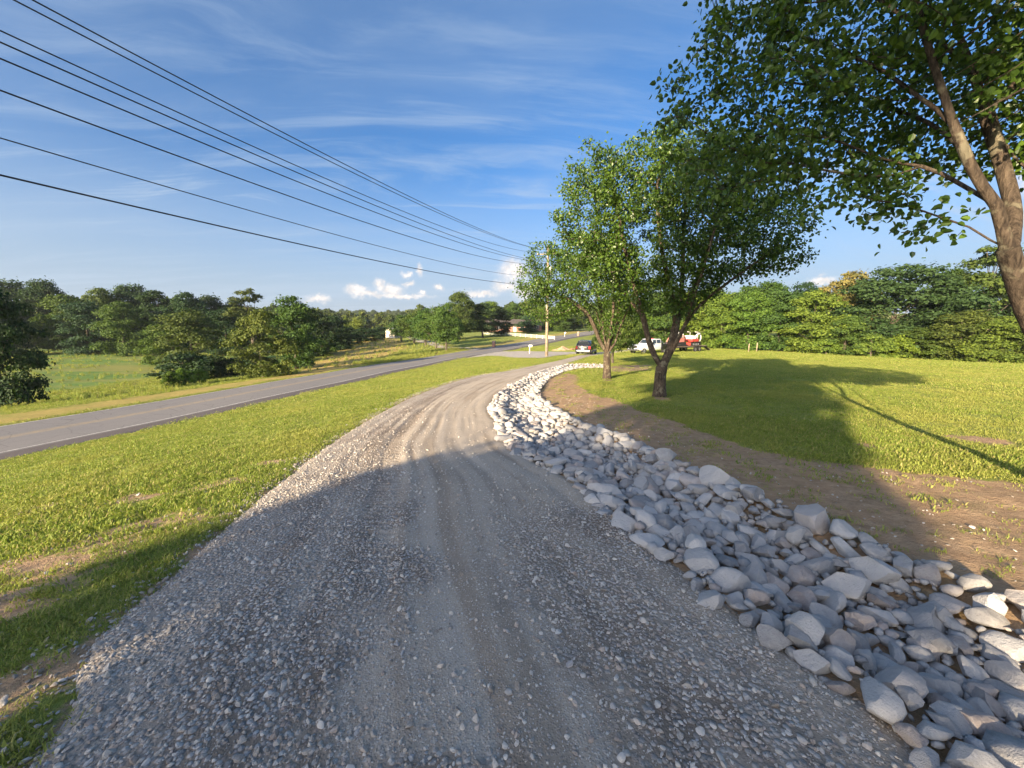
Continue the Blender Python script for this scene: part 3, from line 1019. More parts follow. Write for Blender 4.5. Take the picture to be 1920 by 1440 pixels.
# ------------------------------------------------------------------ bed of loose rock beside the drive
def rock_bed():
    rr = np.random.default_rng(21)
    bed = thing('rock_bed', 'curving bed of loose grey limestone rocks lining the gravel drive', 'rock bed', (0, 0, 0))
    kinds = [rock_mesh('stone', 200 + k, 3, 15, ((1, .80, .62), (1, .66, .50), (1, .72, .40), (1, .9, .7))[k % 4], .022) for k in range(18)]
    for me in kinds: me.materials.append(M['rock'])
    L = np.concatenate([[0], np.cumsum(np.linalg.norm(np.diff((bl + br) / 2, axis=0), axis=1))])

    def point(s, t):
        a = np.array([np.interp(s, L, bl[:, k]) for k in (0, 1)]); b = np.array([np.interp(s, L, br[:, k]) for k in (0, 1)])
        return a * (1 - t) + b * t
    placed = []
    cell = {}

    def clear(x, y, r, f):
        cx, cy = int(x / .5), int(y / .5)
        for i in (-1, 0, 1):
            for j in (-1, 0, 1):
                for (px_, py_, pr) in cell.get((cx + i, cy + j), ()):
                    if (px_ - x) ** 2 + (py_ - y) ** 2 < (f * (r + pr)) ** 2:
                        return False
        return True
    for lo, hi, tries, f in ((.125, .170, 800, .76), (.085, .13, 7000, .73), (.052, .085, 13000, .70), (.024, .050, 42000, .68)):
        for _ in range(tries):
            s = L[-1] * rr.random() ** 1.25
            t = rr.uniform(-.07, .98)
            if lo < .08 and rr.random() < .35: t = np.clip(rr.normal(.55, .16), .05, .95)
            x, y = point(s, t)
            r = rr.uniform(lo, hi)
            r *= np.interp(y, (1.0, 3.2, 9, 18), (.62, 1, 1, .78))
            if (lo > .03 or y < 11) and clear(x, y, r, f):
                placed.append((x, y, r, t))
                cell.setdefault((int(x / .5), int(y / .5)), []).append((x, y, r))
    # a second layer lying on the first, mostly along the rims
    for _ in range(420):
        s = L[-1] * rr.random() ** 1.2
        t = rr.choice([rr.uniform(.04, .3), rr.uniform(.68, .96), rr.uniform(.2, .8)])
        x, y = point(s, t)
        placed.append((x, y, rr.uniform(.06, .13) * np.interp(y, (1.0, 3.2, 9, 10), (.7, 1, 1, .8)), t + 10))
    placed = np.array(placed)
    print('rocks', len(placed))
    d = np.hypot(placed[:, 0], placed[:, 1])
    u = 960 + F * placed[:, 0] / np.maximum(placed[:, 1], .1)
    show = placed[:, 2] / np.maximum(d, .8) * ((placed[:, 1] > .4) & (u < 2050))
    order = np.argsort(-show)
    z0 = G(placed[:, 0], placed[:, 1])
    singles = set(order[:298].tolist())
    Vj, Fj, nb = [], [], 0
    lowk = [rock_mesh('rock_shape', 400 + k, 1, 9, ((1, .8, .6), (1, .7, .5), (1, .85, .7))[k % 3], .06) for k in range(10)]
    lowv = [(np.array([v.co[:] for v in m_.vertices]), np.array([p.vertices[:] for p in m_.polygons])) for m_ in lowk]
    midk = [rock_mesh('rock_shape', 440 + k, 2, 10, ((1, .8, .6), (1, .7, .5), (1, .85, .7))[k % 3], .05) for k in range(10)]
    midv = [(np.array([v.co[:] for v in m_.vertices]), np.array([p.vertices[:] for p in m_.polygons])) for m_ in midk]
    for i, (x, y, r, t) in enumerate(placed):
        top = t > 5
        tilt = (rr.normal(0, .30), rr.normal(0, .30), rr.uniform(0, 6.28))
        z = z0[i] + r * (.12 if not top else .6) + (0.03 if not top else .03) + rr.uniform(-.02, .03)
        sx = r * 1.16 * rr.uniform(.88, 1.12, 3)
        if i in singles:
            o = bpy.data.objects.new('stone', kinds[rr.integers(0, 18)])
            COL.objects.link(o)
            o.parent = bed
            o.location = (x, y, z); o.rotation_euler = tilt; o.scale = tuple(sx)
        else:
            vv, ff = (midv if r > .09 and y < 12 and show[i] > 0 else lowv)[rr.integers(0, 10)]
            mat = np.array(Matrix.LocRotScale(Vector((x, y, z)), __import__('mathutils').Euler(tilt), Vector(sx)))
            Vj.append(vv @ mat[:3, :3].T + mat[:3, 3]); Fj.append(ff + nb); nb += len(vv)
    me = mesh_np('small_stones', np.vstack(Vj), np.vstack(Fj), True)
    o = link('small_stones', me, bed, M['rock_joined'])
    o['kind'] = 'stuff'


rock_bed()

# ------------------------------------------------------------------ grass blades
def tuft_mesh(name, seed, n=22, rad=.07, h=(.035, .075), w=.004, lean=.6, seg=2):
    r = np.random.default_rng(seed)
    V, Fq = [], []
    for k in range(n):
        a = r.uniform(0, 6.28); q = rad * math.sqrt(r.random())
        bx, by = q * math.cos(a), q * math.sin(a)
        az_ = r.uniform(0, 6.28)
        hh = r.uniform(*h); ln = hh * r.uniform(.1, lean)
        px_, py_ = -math.sin(az_) * w, math.cos(az_) * w
        dx_, dy_ = math.cos(az_) * ln, math.sin(az_) * ln
        b = len(V)
        V += [(bx - px_, by - py_, -.01), (bx + px_, by + py_, -.01), (bx + dx_ * .35 + px_ * .8, by + dy_ * .35 + py_ * .8, hh * .6), (bx + dx_ * .35 - px_ * .8, by + dy_ * .35 - py_ * .8, hh * .6),
              (bx + dx_ + px_ * .15, by + dy_ + py_ * .15, hh), (bx + dx_ - px_ * .15, by + dy_ - py_ * .15, hh)]
        Fq += [(b, b + 1, b + 2, b + 3), (b + 3, b + 2, b + 4, b + 5)]
    return mesh_np(name, V, Fq, True)


def lawn():
    rr = np.random.default_rng(77)
    kinds = [source('grass_tuft_shape', tuft_mesh('grass_tuft_shape', 300 + k, 26, .08, (.010, .034), .0030, 1.9), M['blade']) for k in range(4)]
    kinds += [source('grass_tuft_shape', tuft_mesh('grass_tuft_shape', 310 + k, 38, .18, (.010, .030), .0056, 2.2), M['blade']) for k in range(3)]
    kinds += [source('grass_tuft_shape', tuft_mesh('grass_tuft_shape', 320 + k, 50, .38, (.012, .030), .011, 2.2), M['blade']) for k in range(3)]
    kinds += [source('tall_grass_shape', tuft_mesh('tall_grass_shape', 330 + k, 30, .22, (.25, .55), .012, .5), M['blade']) for k in range(2)]
    kinds += [source('grass_tuft_shape', tuft_mesh('grass_tuft_shape', 340 + k, 80, .8, (.014, .034), .02, 2.4), M['blade']) for k in range(2)]
    PP, KK, SS = [], [], []
    for r0, r1, dens, ks, al in ((1.5, 5.5, 560, (0, 4), 1.08), (5.5, 11, 175, (4, 7), 1.05), (11, 22, 62, (4, 7), 1.05), (22, 46, 17, (7, 10), 1.0), (46, 78, 5, (12, 14), .95)):
        A = al * (r1 ** 2 - r0 ** 2)
        n = int(A * dens)
        th = rr.uniform(-al, al, n)
        r = np.sqrt(rr.uniform(r0 ** 2, r1 ** 2, n))
        x, y = r * np.sin(th), r * np.cos(th)
        a, b, c = masks(x, y)
        d, tn, lu = ground_mask(x, y, a, b, c)
        keep = (a > .02 - .22 * rr.random(n) ** 2) & (b > .12) & (c > .05) & (lu < .4) & (tn < .45)
        if r1 > 40:
            keep &= (sdf(x, y, apron) > .05) & (sdf(x, y, lane_far) > .1)
        pr = 1 - sstep(.25, .75, d + .85 * fbm(x * 3.4, y * 3.4, 81, 4)) * .95
        pr = pr * (1 - .55 * sstep(.12, .30, fbm(x * 1.1, y * 1.1, 83, 4)))
        keep &= rr.random(n) < pr
        x, y, a, b, c = x[keep], y[keep], a[keep], b[keep], c[keep]
        PP.append(np.stack([x, y, carve(x, y, a, b, c)], 1))
        KK.append(rr.integers(ks[0], ks[1], len(x)))
        SS.append(rr.uniform(.7, 1.25, len(x)) * (1 + .8 * np.clip(fbm(x * .9, y * .9, 85), -.3, .6)))
    # rough verge beyond the road
    n = 9000
    s = rr.integers(40, 190, n); q = rr.uniform(.2, 4.6, n)
    off = offset_line(roadw, ROAD_W)
    tg = np.gradient(roadw[:, :2], axis=0); tg /= np.linalg.norm(tg, axis=1)[:, None]
    x = off[s, 0] - tg[s, 1] * q + rr.uniform(-.6, .6, n) * tg[s, 0]; y = off[s, 1] + tg[s, 0] * q + rr.uniform(-.6, .6, n) * tg[s, 1]
    k = np.hypot(x, y) < 75
    x, y, q = x[k], y[k], q[k]
    PP.append(np.stack([x, y, G(x, y)], 1)); KK.append(rr.integers(10, 12, len(x))); SS.append(rr.uniform(.5, 1.1, len(x)) * (.45 + .16 * q))
    n = 4500
    x = rr.uniform(-110, -12, n); y = rr.uniform(20, 110, n)
    a, b, c = masks(x, y)
    k = (c > 3) & (x < np.interp(y, roadw[:, 1], roadw[:, 0]) - 8) & (fbm(x * .12, y * .3, 86, 3) > -.12)
    x, y = x[k], y[k]
    PP.append(np.stack([x, y, G(x, y)], 1)); KK.append(rr.integers(10, 12, len(x))); SS.append(rr.uniform(.5, 1.0, len(x)))
    P = np.vstack(PP); K = np.concatenate(KK); S = np.concatenate(SS)
    n = len(P)
    print('tufts', n)
    rot = np.stack([rr.normal(0, .12, n), rr.normal(0, .12, n), rr.uniform(0, 6.28, n)], 1)
    o = scatter('grass', P, rot, np.stack([S, S, S * rr.uniform(.8, 1.2, n)], 1), kinds, K)
    tag(o, 'short mown grass growing beside the drive and over the lawn', 'grass')


lawn()

# ------------------------------------------------------------------ trees
def resample(poly, step):
    P = np.array(poly, float)
    L = np.linalg.norm(np.diff(P, axis=0), axis=1).sum()
    return crom(P, max(3, int(L / step) + 1))


def colonize(limbs, attr, step=.24, di=1.3, dk=.34, iters=90, seed=0, lift=.05):
    """limbs: list of polylines; the first starts at the root, others start on an existing node. Grows twigs into the attractor cloud."""
    r = np.random.default_rng(seed)
    pos, par = [], []
    for li, pl in enumerate(limbs):
        Q = resample(pl, step)
        if li == 0:
            prev = -1
        else:
            A = np.array(pos)
            prev = int(np.argmin(((A - Q[0]) ** 2).sum(1)))
            Q = Q[1:]
        for q in Q:
            pos.append(np.array(q)); par.append(prev); prev = len(pos) - 1
    pos = np.array(pos); par = list(par)
    nsk = len(pos)
    att = np.array(attr, float)
    near_d = np.full(len(att), 1e9); near_i = np.zeros(len(att), int)

    def upd(lo):
        nonlocal near_d, near_i
        D = ((att[:, None, :] - pos[None, lo:, :]) ** 2).sum(-1)
        k = D.argmin(1); d = np.sqrt(D[np.arange(len(att)), k])
        m = d < near_d
        near_d = np.where(m, d, near_d); near_i = np.where(m, k + lo, near_i)
    upd(0)
    kids = np.zeros(20000, int)
    for it in range(iters):
        keep = near_d > dk
        att, near_d, near_i = att[keep], near_d[keep], near_i[keep]
        if not len(att): break
        act = near_d < di
        if not act.any():
            di *= 1.5
            if di > 8: break
            continue
        ii = near_i[act]
        dv = (att[act] - pos[ii]) / near_d[act][:, None]
        S = np.zeros((len(pos), 3)); np.add.at(S, ii, dv)
        nodes = np.unique(ii)
        nodes = nodes[kids[nodes] < 3]
        if not len(nodes): break
        d = S[nodes]; d += np.array([0, 0, lift]) * np.linalg.norm(d, axis=1)[:, None] + r.normal(0, .12, d.shape)
        d /= np.linalg.norm(d, axis=1)[:, None] + 1e-9
        newp = pos[nodes] + d * step
        kids[nodes] += 1
        lo = len(pos)
        pos = np.vstack([pos, newp]); par += nodes.tolist()
        if len(pos) > 9000: break
        upd(lo)
    return pos, np.array(par), nsk


def branch_mesh(name, pos, par, tip=.006, power=2.25, rmax=None, base_flare=1.45, minr=0.0):
    n = len(pos)
    acc = np.zeros(n)
    rad = np.zeros(n)
    nk = np.zeros(n, int)
    for i in range(n - 1, -1, -1):
        rad[i] = tip if acc[i] == 0 else acc[i] ** (1 / power)
        if par[i] >= 0:
            acc[par[i]] += rad[i] ** power
            nk[par[i]] += 1
    if rmax:
        k = rmax / rad[0]
        rad = np.where(rad > tip * 1.5, tip + (rad - tip) * (rmax - tip) / (rad[0] - tip), rad)
    z0 = pos[0, 2]
    rad = rad * (1 + (base_flare - 1) * np.exp(-np.clip(pos[:, 2] - z0, 0, 9) / .22) * (rad > .3 * rad[0]))
    dirs = np.zeros((n, 3))
    for i in range(n):
        dirs[i] = (pos[i] - pos[par[i]]) if par[i] >= 0 else (pos[1] - pos[0])
    dirs /= np.linalg.norm(dirs, axis=1)[:, None] + 1e-9
    V, Fq, nb = [], [], 0
    E_ = np.array([i for i in range(n) if par[i] >= 0 and rad[i] > minr])
    for lo, hi, ns in ((.05, 9, 12), (.018, .05, 7), (0, .018, 4)):
        e = E_[(rad[E_] >= lo) & (rad[E_] < hi)]
        if not len(e): continue
        p = par[e]
        ang = np.arange(ns) * 2 * math.pi / ns
        rings = []
        ref = np.tile(np.array([1.0, .13, .07]), (len(e), 1))
        for node, dirn, rr_ in ((p, dirs[p], np.minimum(rad[p], rad[e] * 1.25)), (e, dirs[e], rad[e])):
            a = np.cross(dirn, ref); a /= np.linalg.norm(a, axis=1)[:, None] + 1e-9
            b = np.cross(dirn, a)
            q = pos[node][:, None, :] + rr_[:, None, None] * (a[:, None, :] * np.cos(ang)[None, :, None] + b[:, None, :] * np.sin(ang)[None, :, None])
            rings.append(q)
        vv = np.concatenate(rings, 1)
        k = np.arange(ns); k2 = (k + 1) % ns
        f = np.stack([k, k2, k2 + ns, k + ns], 1)[None] + (np.arange(len(e)) * 2 * ns)[:, None, None] + nb
        V.append(vv.reshape(-1, 3)); Fq.append(f.reshape(-1, 4)); nb += len(e) * 2 * ns
    return mesh_np(name, np.vstack(V), np.vstack(Fq), True), rad


def rand_rot(r, n, up=.0, nrm=None):
    """random frames whose z axis leans towards up (and towards nrm)"""
    z = r.normal(size=(n, 3))
    z /= np.linalg.norm(z, axis=1)[:, None]
    if nrm is not None: z = z * .75 + nrm
    z[:, 2] += up
    z /= np.linalg.norm(z, axis=1)[:, None] + 1e-9
    x = np.cross(z, r.normal(size=(n, 3))); x /= np.linalg.norm(x, axis=1)[:, None] + 1e-9
    y = np.cross(z, x)
    return x, y, z


LEAF = np.array([(0, 0, 0), (-.36, .22, .10), (-.32, .62, .07), (0, 1.0, -.10), (.32, .62, .07), (.36, .22, .10)])
LEAF_F = np.array([(0, 3, 2, 1), (0, 5, 4, 3)])


def leaves_mesh(name, P, size, seed, up=.5, nrm=None):
    r = np.random.default_rng(seed)
    n = len(P)
    x, y, z = rand_rot(r, n, up, nrm)
    y[:, 2] -= .55                                   # leaves hang
    y /= np.linalg.norm(y, axis=1)[:, None]
    x = np.cross(y, z); x /= np.linalg.norm(x, axis=1)[:, None]
    z = np.cross(x, y)
    s = size * r.uniform(.7, 1.25, n)
    V = P[:, None, :] + s[:, None, None] * (LEAF[None, :, 0:1] * x[:, None] + LEAF[None, :, 1:2] * y[:, None] + LEAF[None, :, 2:3] * z[:, None])
    Fq = LEAF_F[None] + (np.arange(n) * 6)[:, None, None]
    return mesh_np(name, V.reshape(-1, 3), Fq.reshape(-1, 4), False)


def ell_points(r, ells, n, zmin=None, shell=.0):
    out = []
    vol = np.array([a * b * c for (_, (a, b, c)) in ells])
    cnt = (n * vol / vol.sum()).astype(int) + 1
    for (c, rad), k in zip(ells, cnt):
        v = r.normal(size=(k, 3)); v /= np.linalg.norm(v, axis=1)[:, None]
        v *= (shell + (1 - shell) * r.random((k, 1))) ** (1 / 3)
        out.append(np.array(c) + v * np.array(rad))
    P = np.vstack(out)
    return P if zmin is None else P[P[:, 2] > zmin]


def pear_tree(name, label, limbs, ells, n_attr, leaf, per, seed, trunk_r, step=.24, di=1.3, dk=.36, spread=.16, gaps=.0, group=None, tipn=3):
    base = limbs[0][0]
    root = thing(name, label, 'tree', tuple(base), 0, group)
    r = np.random.default_rng(seed)
    att = ell_points(r, ells, n_attr, None, .15)
    pos, par, nsk = colonize(limbs, att, step, di, dk, 110, seed)
    me, rad = branch_mesh('trunk', pos - np.array(base), par, .005, 1.85, trunk_r)
    link('trunk', me, root, M['bark'])
    # leaves on the outer few nodes of every twig
    depth = np.full(len(pos), 99)
    has = np.zeros(len(pos), bool); has[par[par >= 0]] = True
    depth[~has] = 0
    for i in range(len(pos) - 1, -1, -1):
        if par[i] >= 0: depth[par[i]] = min(depth[par[i]], depth[i] + 1)
    k = np.nonzero((depth <= tipn) & ((np.arange(len(pos)) >= nsk) | (rad < .011)))[0]
    k = k[r.random(len(k)) > gaps]
    cnt = np.maximum(1, (per * r.uniform(.5, 1.5, len(k)) * np.where(depth[k] == 0, 1.5, 1.0)).astype(int))
    kk = np.repeat(k, cnt)
    a = r.random((len(kk), 1))
    pp = par[kk]
    P = pos[kk] * a + pos[pp] * (1 - a) + r.normal(0, spread, (len(kk), 3)) * np.array([1, 1, .8])
    crown = leaves_mesh('crown', P - np.array(base), leaf, seed + 1)
    link('crown', crown, root, M['leaf_pear'])
    print(name, 'nodes', len(pos), 'leaves', len(P))
    return root


def pl(depth, lst):
    return [tuple(at(u, v, depth)) for u, v in lst]


def gp(depth, u):
    x = (u - 960) / F * depth
    return x


# the young pear with a forked trunk, twelve metres ahead
Y2 = 12.4
b2 = at(1237, 737, Y2); b2[2] = G(b2[0], b2[1])[0] - .06
def q2(u, v, dy=0): return tuple(at(u, v, Y2 + dy))
limbs2 = [[tuple(b2), q2(1238, 705), q2(1241, 688)],
          [q2(1241, 690), q2(1228, 668, .1), q2(1217, 640, .2), q2(1206, 596, .2), q2(1190, 540, .1), q2(1172, 470, -.2), q2(1160, 400, -.2)],
          [q2(1241, 690), q2(1256, 655), q2(1266, 615, .2), q2(1276, 570, .5), q2(1280, 500, .8), q2(1282, 430, .9), q2(1288, 370, .9)],
          [q2(1243, 688), q2(1262, 655, -.1), q2(1285, 610, -.3), q2(1315, 570, -.5), q2(1365, 530, -.7), q2(1420, 490, -.9)],
          [q2(1266, 615, .2), q2(1262, 560, 0), q2(1245, 490, -.2), q2(1235, 420, -.3), q2(1232, 345, -.3)],
          [q2(1276, 590, .4), q2(1305, 530, .2), q2(1330, 460, .2), q2(1350, 400, .2)],
          [q2(1206, 596, .2), q2(1180, 560, .7), q2(1150, 520, 1.2), q2(1120, 470, 1.4)],
          [q2(1285, 610, -.3), q2(1300, 560, -.9), q2(1320, 500, -1.4), q2(1340, 430, -1.7)]]
def e2(u, v, ru, rv, dy=0, rd=None):
    k = Y2 / F
    return (at(u, v, Y2 + dy), (ru * k, rd if rd else (ru + rv) * .5 * k, rv * k))
ell2 = [e2(1255, 420, 175, 165, .2, 2.4), e2(1115, 390, 80, 115, .3, 1.6), e2(1140, 500, 85, 70, .4, 1.5), e2(1215, 330, 85, 75, .2, 1.5), e2(1390, 440, 115, 95, -.3, 1.9), e2(1345, 365, 110, 85, 0, 1.8), e2(1465, 475, 52, 44, -.4, .9), e2(1300, 330, 90, 72, .2, 1.4)]
pear_tree('pear_tree', 'pear tree whose trunk forks low into spreading limbs, on the shaded lawn edge', limbs2, ell2, 2700, .080, 36, 11, .175, .22, 1.2, .33, .14, .06)

Y1 = 18.0
b1 = at(1138, 710, Y1); b1[2] = G(b1[0], b1[1])[0] - .06
def q1(u, v, dy=0): return tuple(at(u, v, Y1 + dy))
limbs1 = [[tuple(b1), q1(1138, 690), q1(1138, 662)],
          [q1(1138, 662), q1(1125, 640), q1(1112, 608), q1(1098, 585), q1(1070, 562)],
          [q1(1138, 662), q1(1152, 645), q1(1162, 615), q1(1178, 580), q1(1200, 545)],
          [q1(1138, 660), q1(1133, 625, .2), q1(1128, 585, .5), q1(1115, 530, .8)],
          [q1(1139, 660), q1(1144, 620, -.2), q1(1150, 580, -.4), q1(1150, 520, -.5)],
          [q1(1140, 655), q1(1155, 615, .3), q1(1160, 575, .6), q1(1170, 510, .8)]]
for k_ in range(9):
    uu = 1118 + 6.5 * k_
    limbs1.append([q1(1140, 652), q1(1138 + (uu - 1138) * .5, 618, random.uniform(-.3, .3)), q1(uu, 585, random.uniform(-.5, .5))])
def e1(u, v, ru, rv, dy=0, rd=None):
    k = Y1 / F
    return (at(u, v, Y1 + dy), (ru * k, rd if rd else (ru + rv) * .5 * k, rv * k))
ell1 = [e1(1085, 530, 105, 62, 0, 2.0), e1(1010, 535, 48, 50, 0, 1.2), e1(1025, 485, 45, 35, 0, 1.1), e1(1110, 480, 85, 50, 0, 1.7), e1(1180, 540, 70, 50, .2, 1.6), e1(1030, 585, 50, 22, 0, 1.0), e1(1195, 590, 28, 18, .4, .7)]
pear_tree('pear_tree', 'pear tree with stout short trunk and many upright shoots where the rocks end', limbs1, ell1, 1800, .090, 33, 23, .165, .26, 1.3, .38, .165, .05)

# the big pear that leans in from the right, four metres off
Y3 = 3.7
b3 = np.array([6.1, 3.6, 0.0]); b3[2] = G(b3[0], b3[1])[0] - .08
def q3(u, v, dy=0): return tuple(at(u, v, Y3 + dy))
limbs3 = [[tuple(b3), (5.78, 3.62, .45), (5.3, 3.66, 1.1), q3(1930, 595), q3(1893, 480), q3(1868, 385)],
          [q3(1868, 385), q3(1832, 335, .05), q3(1806, 280, .1), q3(1785, 225, .15), q3(1760, 150, .2), q3(1735, 70, .3), q3(1712, -20, .4), q3(1690, -110, .5)],
          [q3(1893, 480), q3(1900, 400, .3), q3(1885, 330, .5), q3(1850, 215, .7), q3(1822, 130, .9), q3(1790, 40, 1.1), q3(1770, -60, 1.3)],
          [(5.3, 3.66, 1.1), (5.4, 4.0, 2.0), q3(1960, 360, .5), q3(1905, 300, .7), q3(1868, 230, .8), q3(1835, 165, .8)],
          [q3(1868, 385), q3(1800, 345, .3), q3(1740, 315, .5), q3(1660, 300, .8), q3(1580, 268, 1.0), q3(1510, 248, 1.2)],
          [q3(1740, 315, .5), q3(1660, 330, .7), q3(1580, 325, .9), q3(1480, 305, 1.2)],
          [q3(1785, 225, .15), q3(1720, 180, .4), q3(1650, 130, .8), q3(1560, 90, 1.2), q3(1450, 50, 1.5)],
          [q3(1806, 280, .1), q3(1740, 230, .9), q3(1660, 200, 1.5), q3(1520, 160, 2.1), q3(1400, 150, 2.4)],
          [q3(1850, 215, .7), q3(1905, 150, 1.0), q3(1960, 60, 1.2)],
          [q3(1822, 130, .9), q3(1740, 60, 1.4), q3(1650, 0, 1.8), q3(1560, -80, 2.2)],
          [q3(1893, 480, 0), q3(1840, 438, .1), q3(1790, 415, .2), q3(1742, 402, .35), q3(1700, 382, .5), q3(1655, 380, .6), q3(1600, 362, .7)],
          [q3(1790, 415, .2), q3(1755, 432, .3), q3(1715, 428, .35), q3(1690, 436, .4)],
          [q3(1700, 382, .5), q3(1660, 398, .6), q3(1615, 402, .7)],
          [q3(1742, 402, .35), q3(1705, 366, .5), q3(1668, 352, .6), q3(1640, 330, .7)],
          [q3(1655, 380, .6), q3(1620, 345, .8), q3(1585, 340, .9)]]
ell3 = [((4.6, 4.6, 5.0), (2.6, 2.0, 1.7)), ((3.2, 4.9, 4.4), (1.3, 1.3, 1.15)), ((2.5, 5.1, 4.1), (.75, 1.0, .85)), ((5.6, 4.6, 4.2), (1.3, 1.2, 1.0)), ((2.35, 5.0, 3.62), (.55, .8, .35)), ((3.2, 5.0, 3.45), (.8, .9, .35)), ((4.2, 4.6, 3.5), (1.0, .9, .4)),
        ((5.6, 3.2, 5.4), (2.4, 2.0, 1.6)), ((4.8, 4.0, 6.6), (2.0, 1.8, 1.4)), ((6.4, 4.2, 4.0), (1.2, 1.2, .9)), ((7.6, 3.6, 5.6), (2.2, 2.0, 1.7)), ((8.0, 4.2, 4.2), (1.6, 1.4, .9)), ((3.7, 4.3, 2.95), (.9, .45, .22)), ((2.9, 4.7, 3.1), (.7, .5, .2))]
pear_tree('pear_tree', 'large pear tree with pale blotched bark leaning over the lawn beside the rocks', limbs3, ell3, 4900, .066, 36, 31, .078, .20, 1.1, .285, .115, .20)


# ------------------------------------------------------------------ broadleaf trees seen from farther off: leaf sprays spread through many clumps
QUAD = np.array([(-.5, -.35, 0), (.1, -.5, .12), (.5, .3, -.05), (-.15, .5, .10)])


def spray_mesh(name, P, nrm, size, seed):
    r = np.random.default_rng(seed)
    n = len(P)
    x, y, z = rand_rot(r, n, .15, nrm)
    s = size * r.uniform(.6, 1.35, n)
    V = P[:, None, :] + s[:, None, None] * (QUAD[None, :, 0:1] * x[:, None] + QUAD[None, :, 1:2] * y[:, None] + QUAD[None, :, 2:3] * z[:, None])
    Fq = np.arange(n * 4).reshape(n, 4)
    return mesh_np(name, V.reshape(-1, 3), Fq, False)


def broadleaf(seed, h, rad, cb, clumps, per, leaf, lean=1.0, topw=.75, fill=.25, bot=.12):
    """returns trunk and crown meshes; cb = height of the crown's underside, topw = how full the top is"""
    r = np.random.default_rng(seed)
    C = []
    ch = h - cb
    tries = 0
    while len(C) < clumps and tries < 9000:
        tries += 1
        t = r.random()
        prof = math.sin(math.pi * min(.97, (bot + (.98 - bot) * t))) ** .6 * (1 - (1 - topw) * t)
        a = r.uniform(0, 6.28)
        q = rad * prof * (r.uniform(.55, 1.0) if r.random() > fill else r.uniform(0, .6))
        cr = rad * r.uniform(.13, .34)
        if r.random() < .14: q *= 1.18
        p = np.array([q * math.cos(a), q * math.sin(a), cb + ch * t * .93])
        if all(np.linalg.norm(p - c_[0]) > .55 * (cr + c_[1]) * .8 for c_ in C):
            C.append((p, cr))
    P, N = [], []
    for p, cr in C:
        k = int(per * (cr / (rad * .25)) ** 2)
        v = r.normal(size=(k, 3)); v /= np.linalg.norm(v, axis=1)[:, None]
        v[:, 2] = np.where(v[:, 2] < -.35, -v[:, 2] * .6, v[:, 2])
        rr_ = cr * (r.uniform(.55, 1.0, (k, 1)) ** .5) * (1 + .22 * r.normal(size=(k, 1)))
        P.append(p + v * rr_ * np.array([1.12, 1.12, .82]) ); N.append(v)
    P = np.vstack(P); N = np.vstack(N)
    crown = spray_mesh('crown', P, N, leaf, seed + 1)
    crown.materials.append(M['leaf_wood'])
    limbs = [[(0, 0, -.3), (.05 * rad, 0, cb * .5 + .2), (0, .05 * rad, cb + ch * .35), (0, 0, cb + ch * .8)]]
    for k in range(9):
        c_ = C[r.integers(0, len(C))][0]
        z = max(.35 * cb + .3, min(c_[2] * .55, cb + ch * .6))
        limbs.append([(0, 0, z), tuple(c_ * np.array([.5, .5, 0]) + np.array([0, 0, z * .45 + c_[2] * .55])), tuple(c_)])
    pos, par, nsk = colonize(limbs, np.zeros((1, 3)) + 99, .8, .1, .05, 1, seed)
    tm, _ = branch_mesh('trunk', pos, par, .03, 2.1, .022 * h + .03)
    tm.materials.append(M['bark_dark'])
    return tm, crown


KIND = {
    'round': broadleaf(501, 12, 4.6, 2.0, 50, 280, 0.259),
    'round2': broadleaf(502, 12, 4.3, .8, 52, 280, 0.259, topw=.7),
    'tall': broadleaf(503, 15, 3.9, 1.6, 52, 280, 0.274, topw=.6),
    'edge': broadleaf(504, 10, 4.2, .1, 59, 255, 0.245, topw=.65),
    'edge2': broadleaf(505, 11, 4.6, .1, 62, 255, 0.259, topw=.8),
    'orchard': broadleaf(506, 6, 3.0, 1.3, 46, 221, 0.173, topw=.85),
    'bush': broadleaf(507, 3.2, 2.3, .0, 30, 130, .22, topw=.8),
    'open': broadleaf(508, 14, 3.2, 5.5, 25, 161, 0.245, topw=.9, fill=.1),
    'dome': broadleaf(509, 14, 6.2, .6, 80, 330, .27, topw=.85),
    'shade': broadleaf(510, 19, 3.9, .8, 150, 170, .42, topw=.95, fill=.55, bot=.36),
}
KH = {'round': 12, 'round2': 12, 'tall': 15, 'edge': 10, 'edge2': 11, 'orchard': 6, 'bush': 3.2, 'open': 14, 'dome': 14, 'shade': 19}
KR = {'round': 4.6, 'round2': 4.3, 'tall': 3.9, 'edge': 4.2, 'edge2': 4.6, 'orchard': 3.0, 'bush': 2.3, 'open': 3.2, 'dome': 6.2, 'shade': 3.9}
trr = np.random.default_rng(99)
GREEN = {'deep': (.046, .082, .027), 'dark': (.028, .056, .022), 'mid': (.056, .104, .022), 'olive': (.072, .108, .030), 'bright': (.088, .150, .024), 'yellow': (.135, .175, .034), 'blue': (.036, .072, .032), 'gold': (.15, .145, .045)}


def tree(name, label, kind, x, y, h, w, green, group=None, cat='tree', dz=0.0):
    """h and w: height and crown width in metres"""
    z = hz(x, y) + dz
    o = thing(name, label, cat, (x, y, z), trr.uniform(0, 6.28), group)
    sx = w / (2 * KR[kind]); sz = h / KH[kind]
    o.scale = (sx, sx, sz)
    tm, cm = KIND[kind]
    a = link('trunk', tm, o)
    b = link('crown', cm, o)
    g = np.array(GREEN[green]) * trr.uniform(.85, 1.18) * np.array([trr.uniform(.88, 1.15), 1, trr.uniform(.8, 1.2)])
    b.color = (*g, 1)
    return o


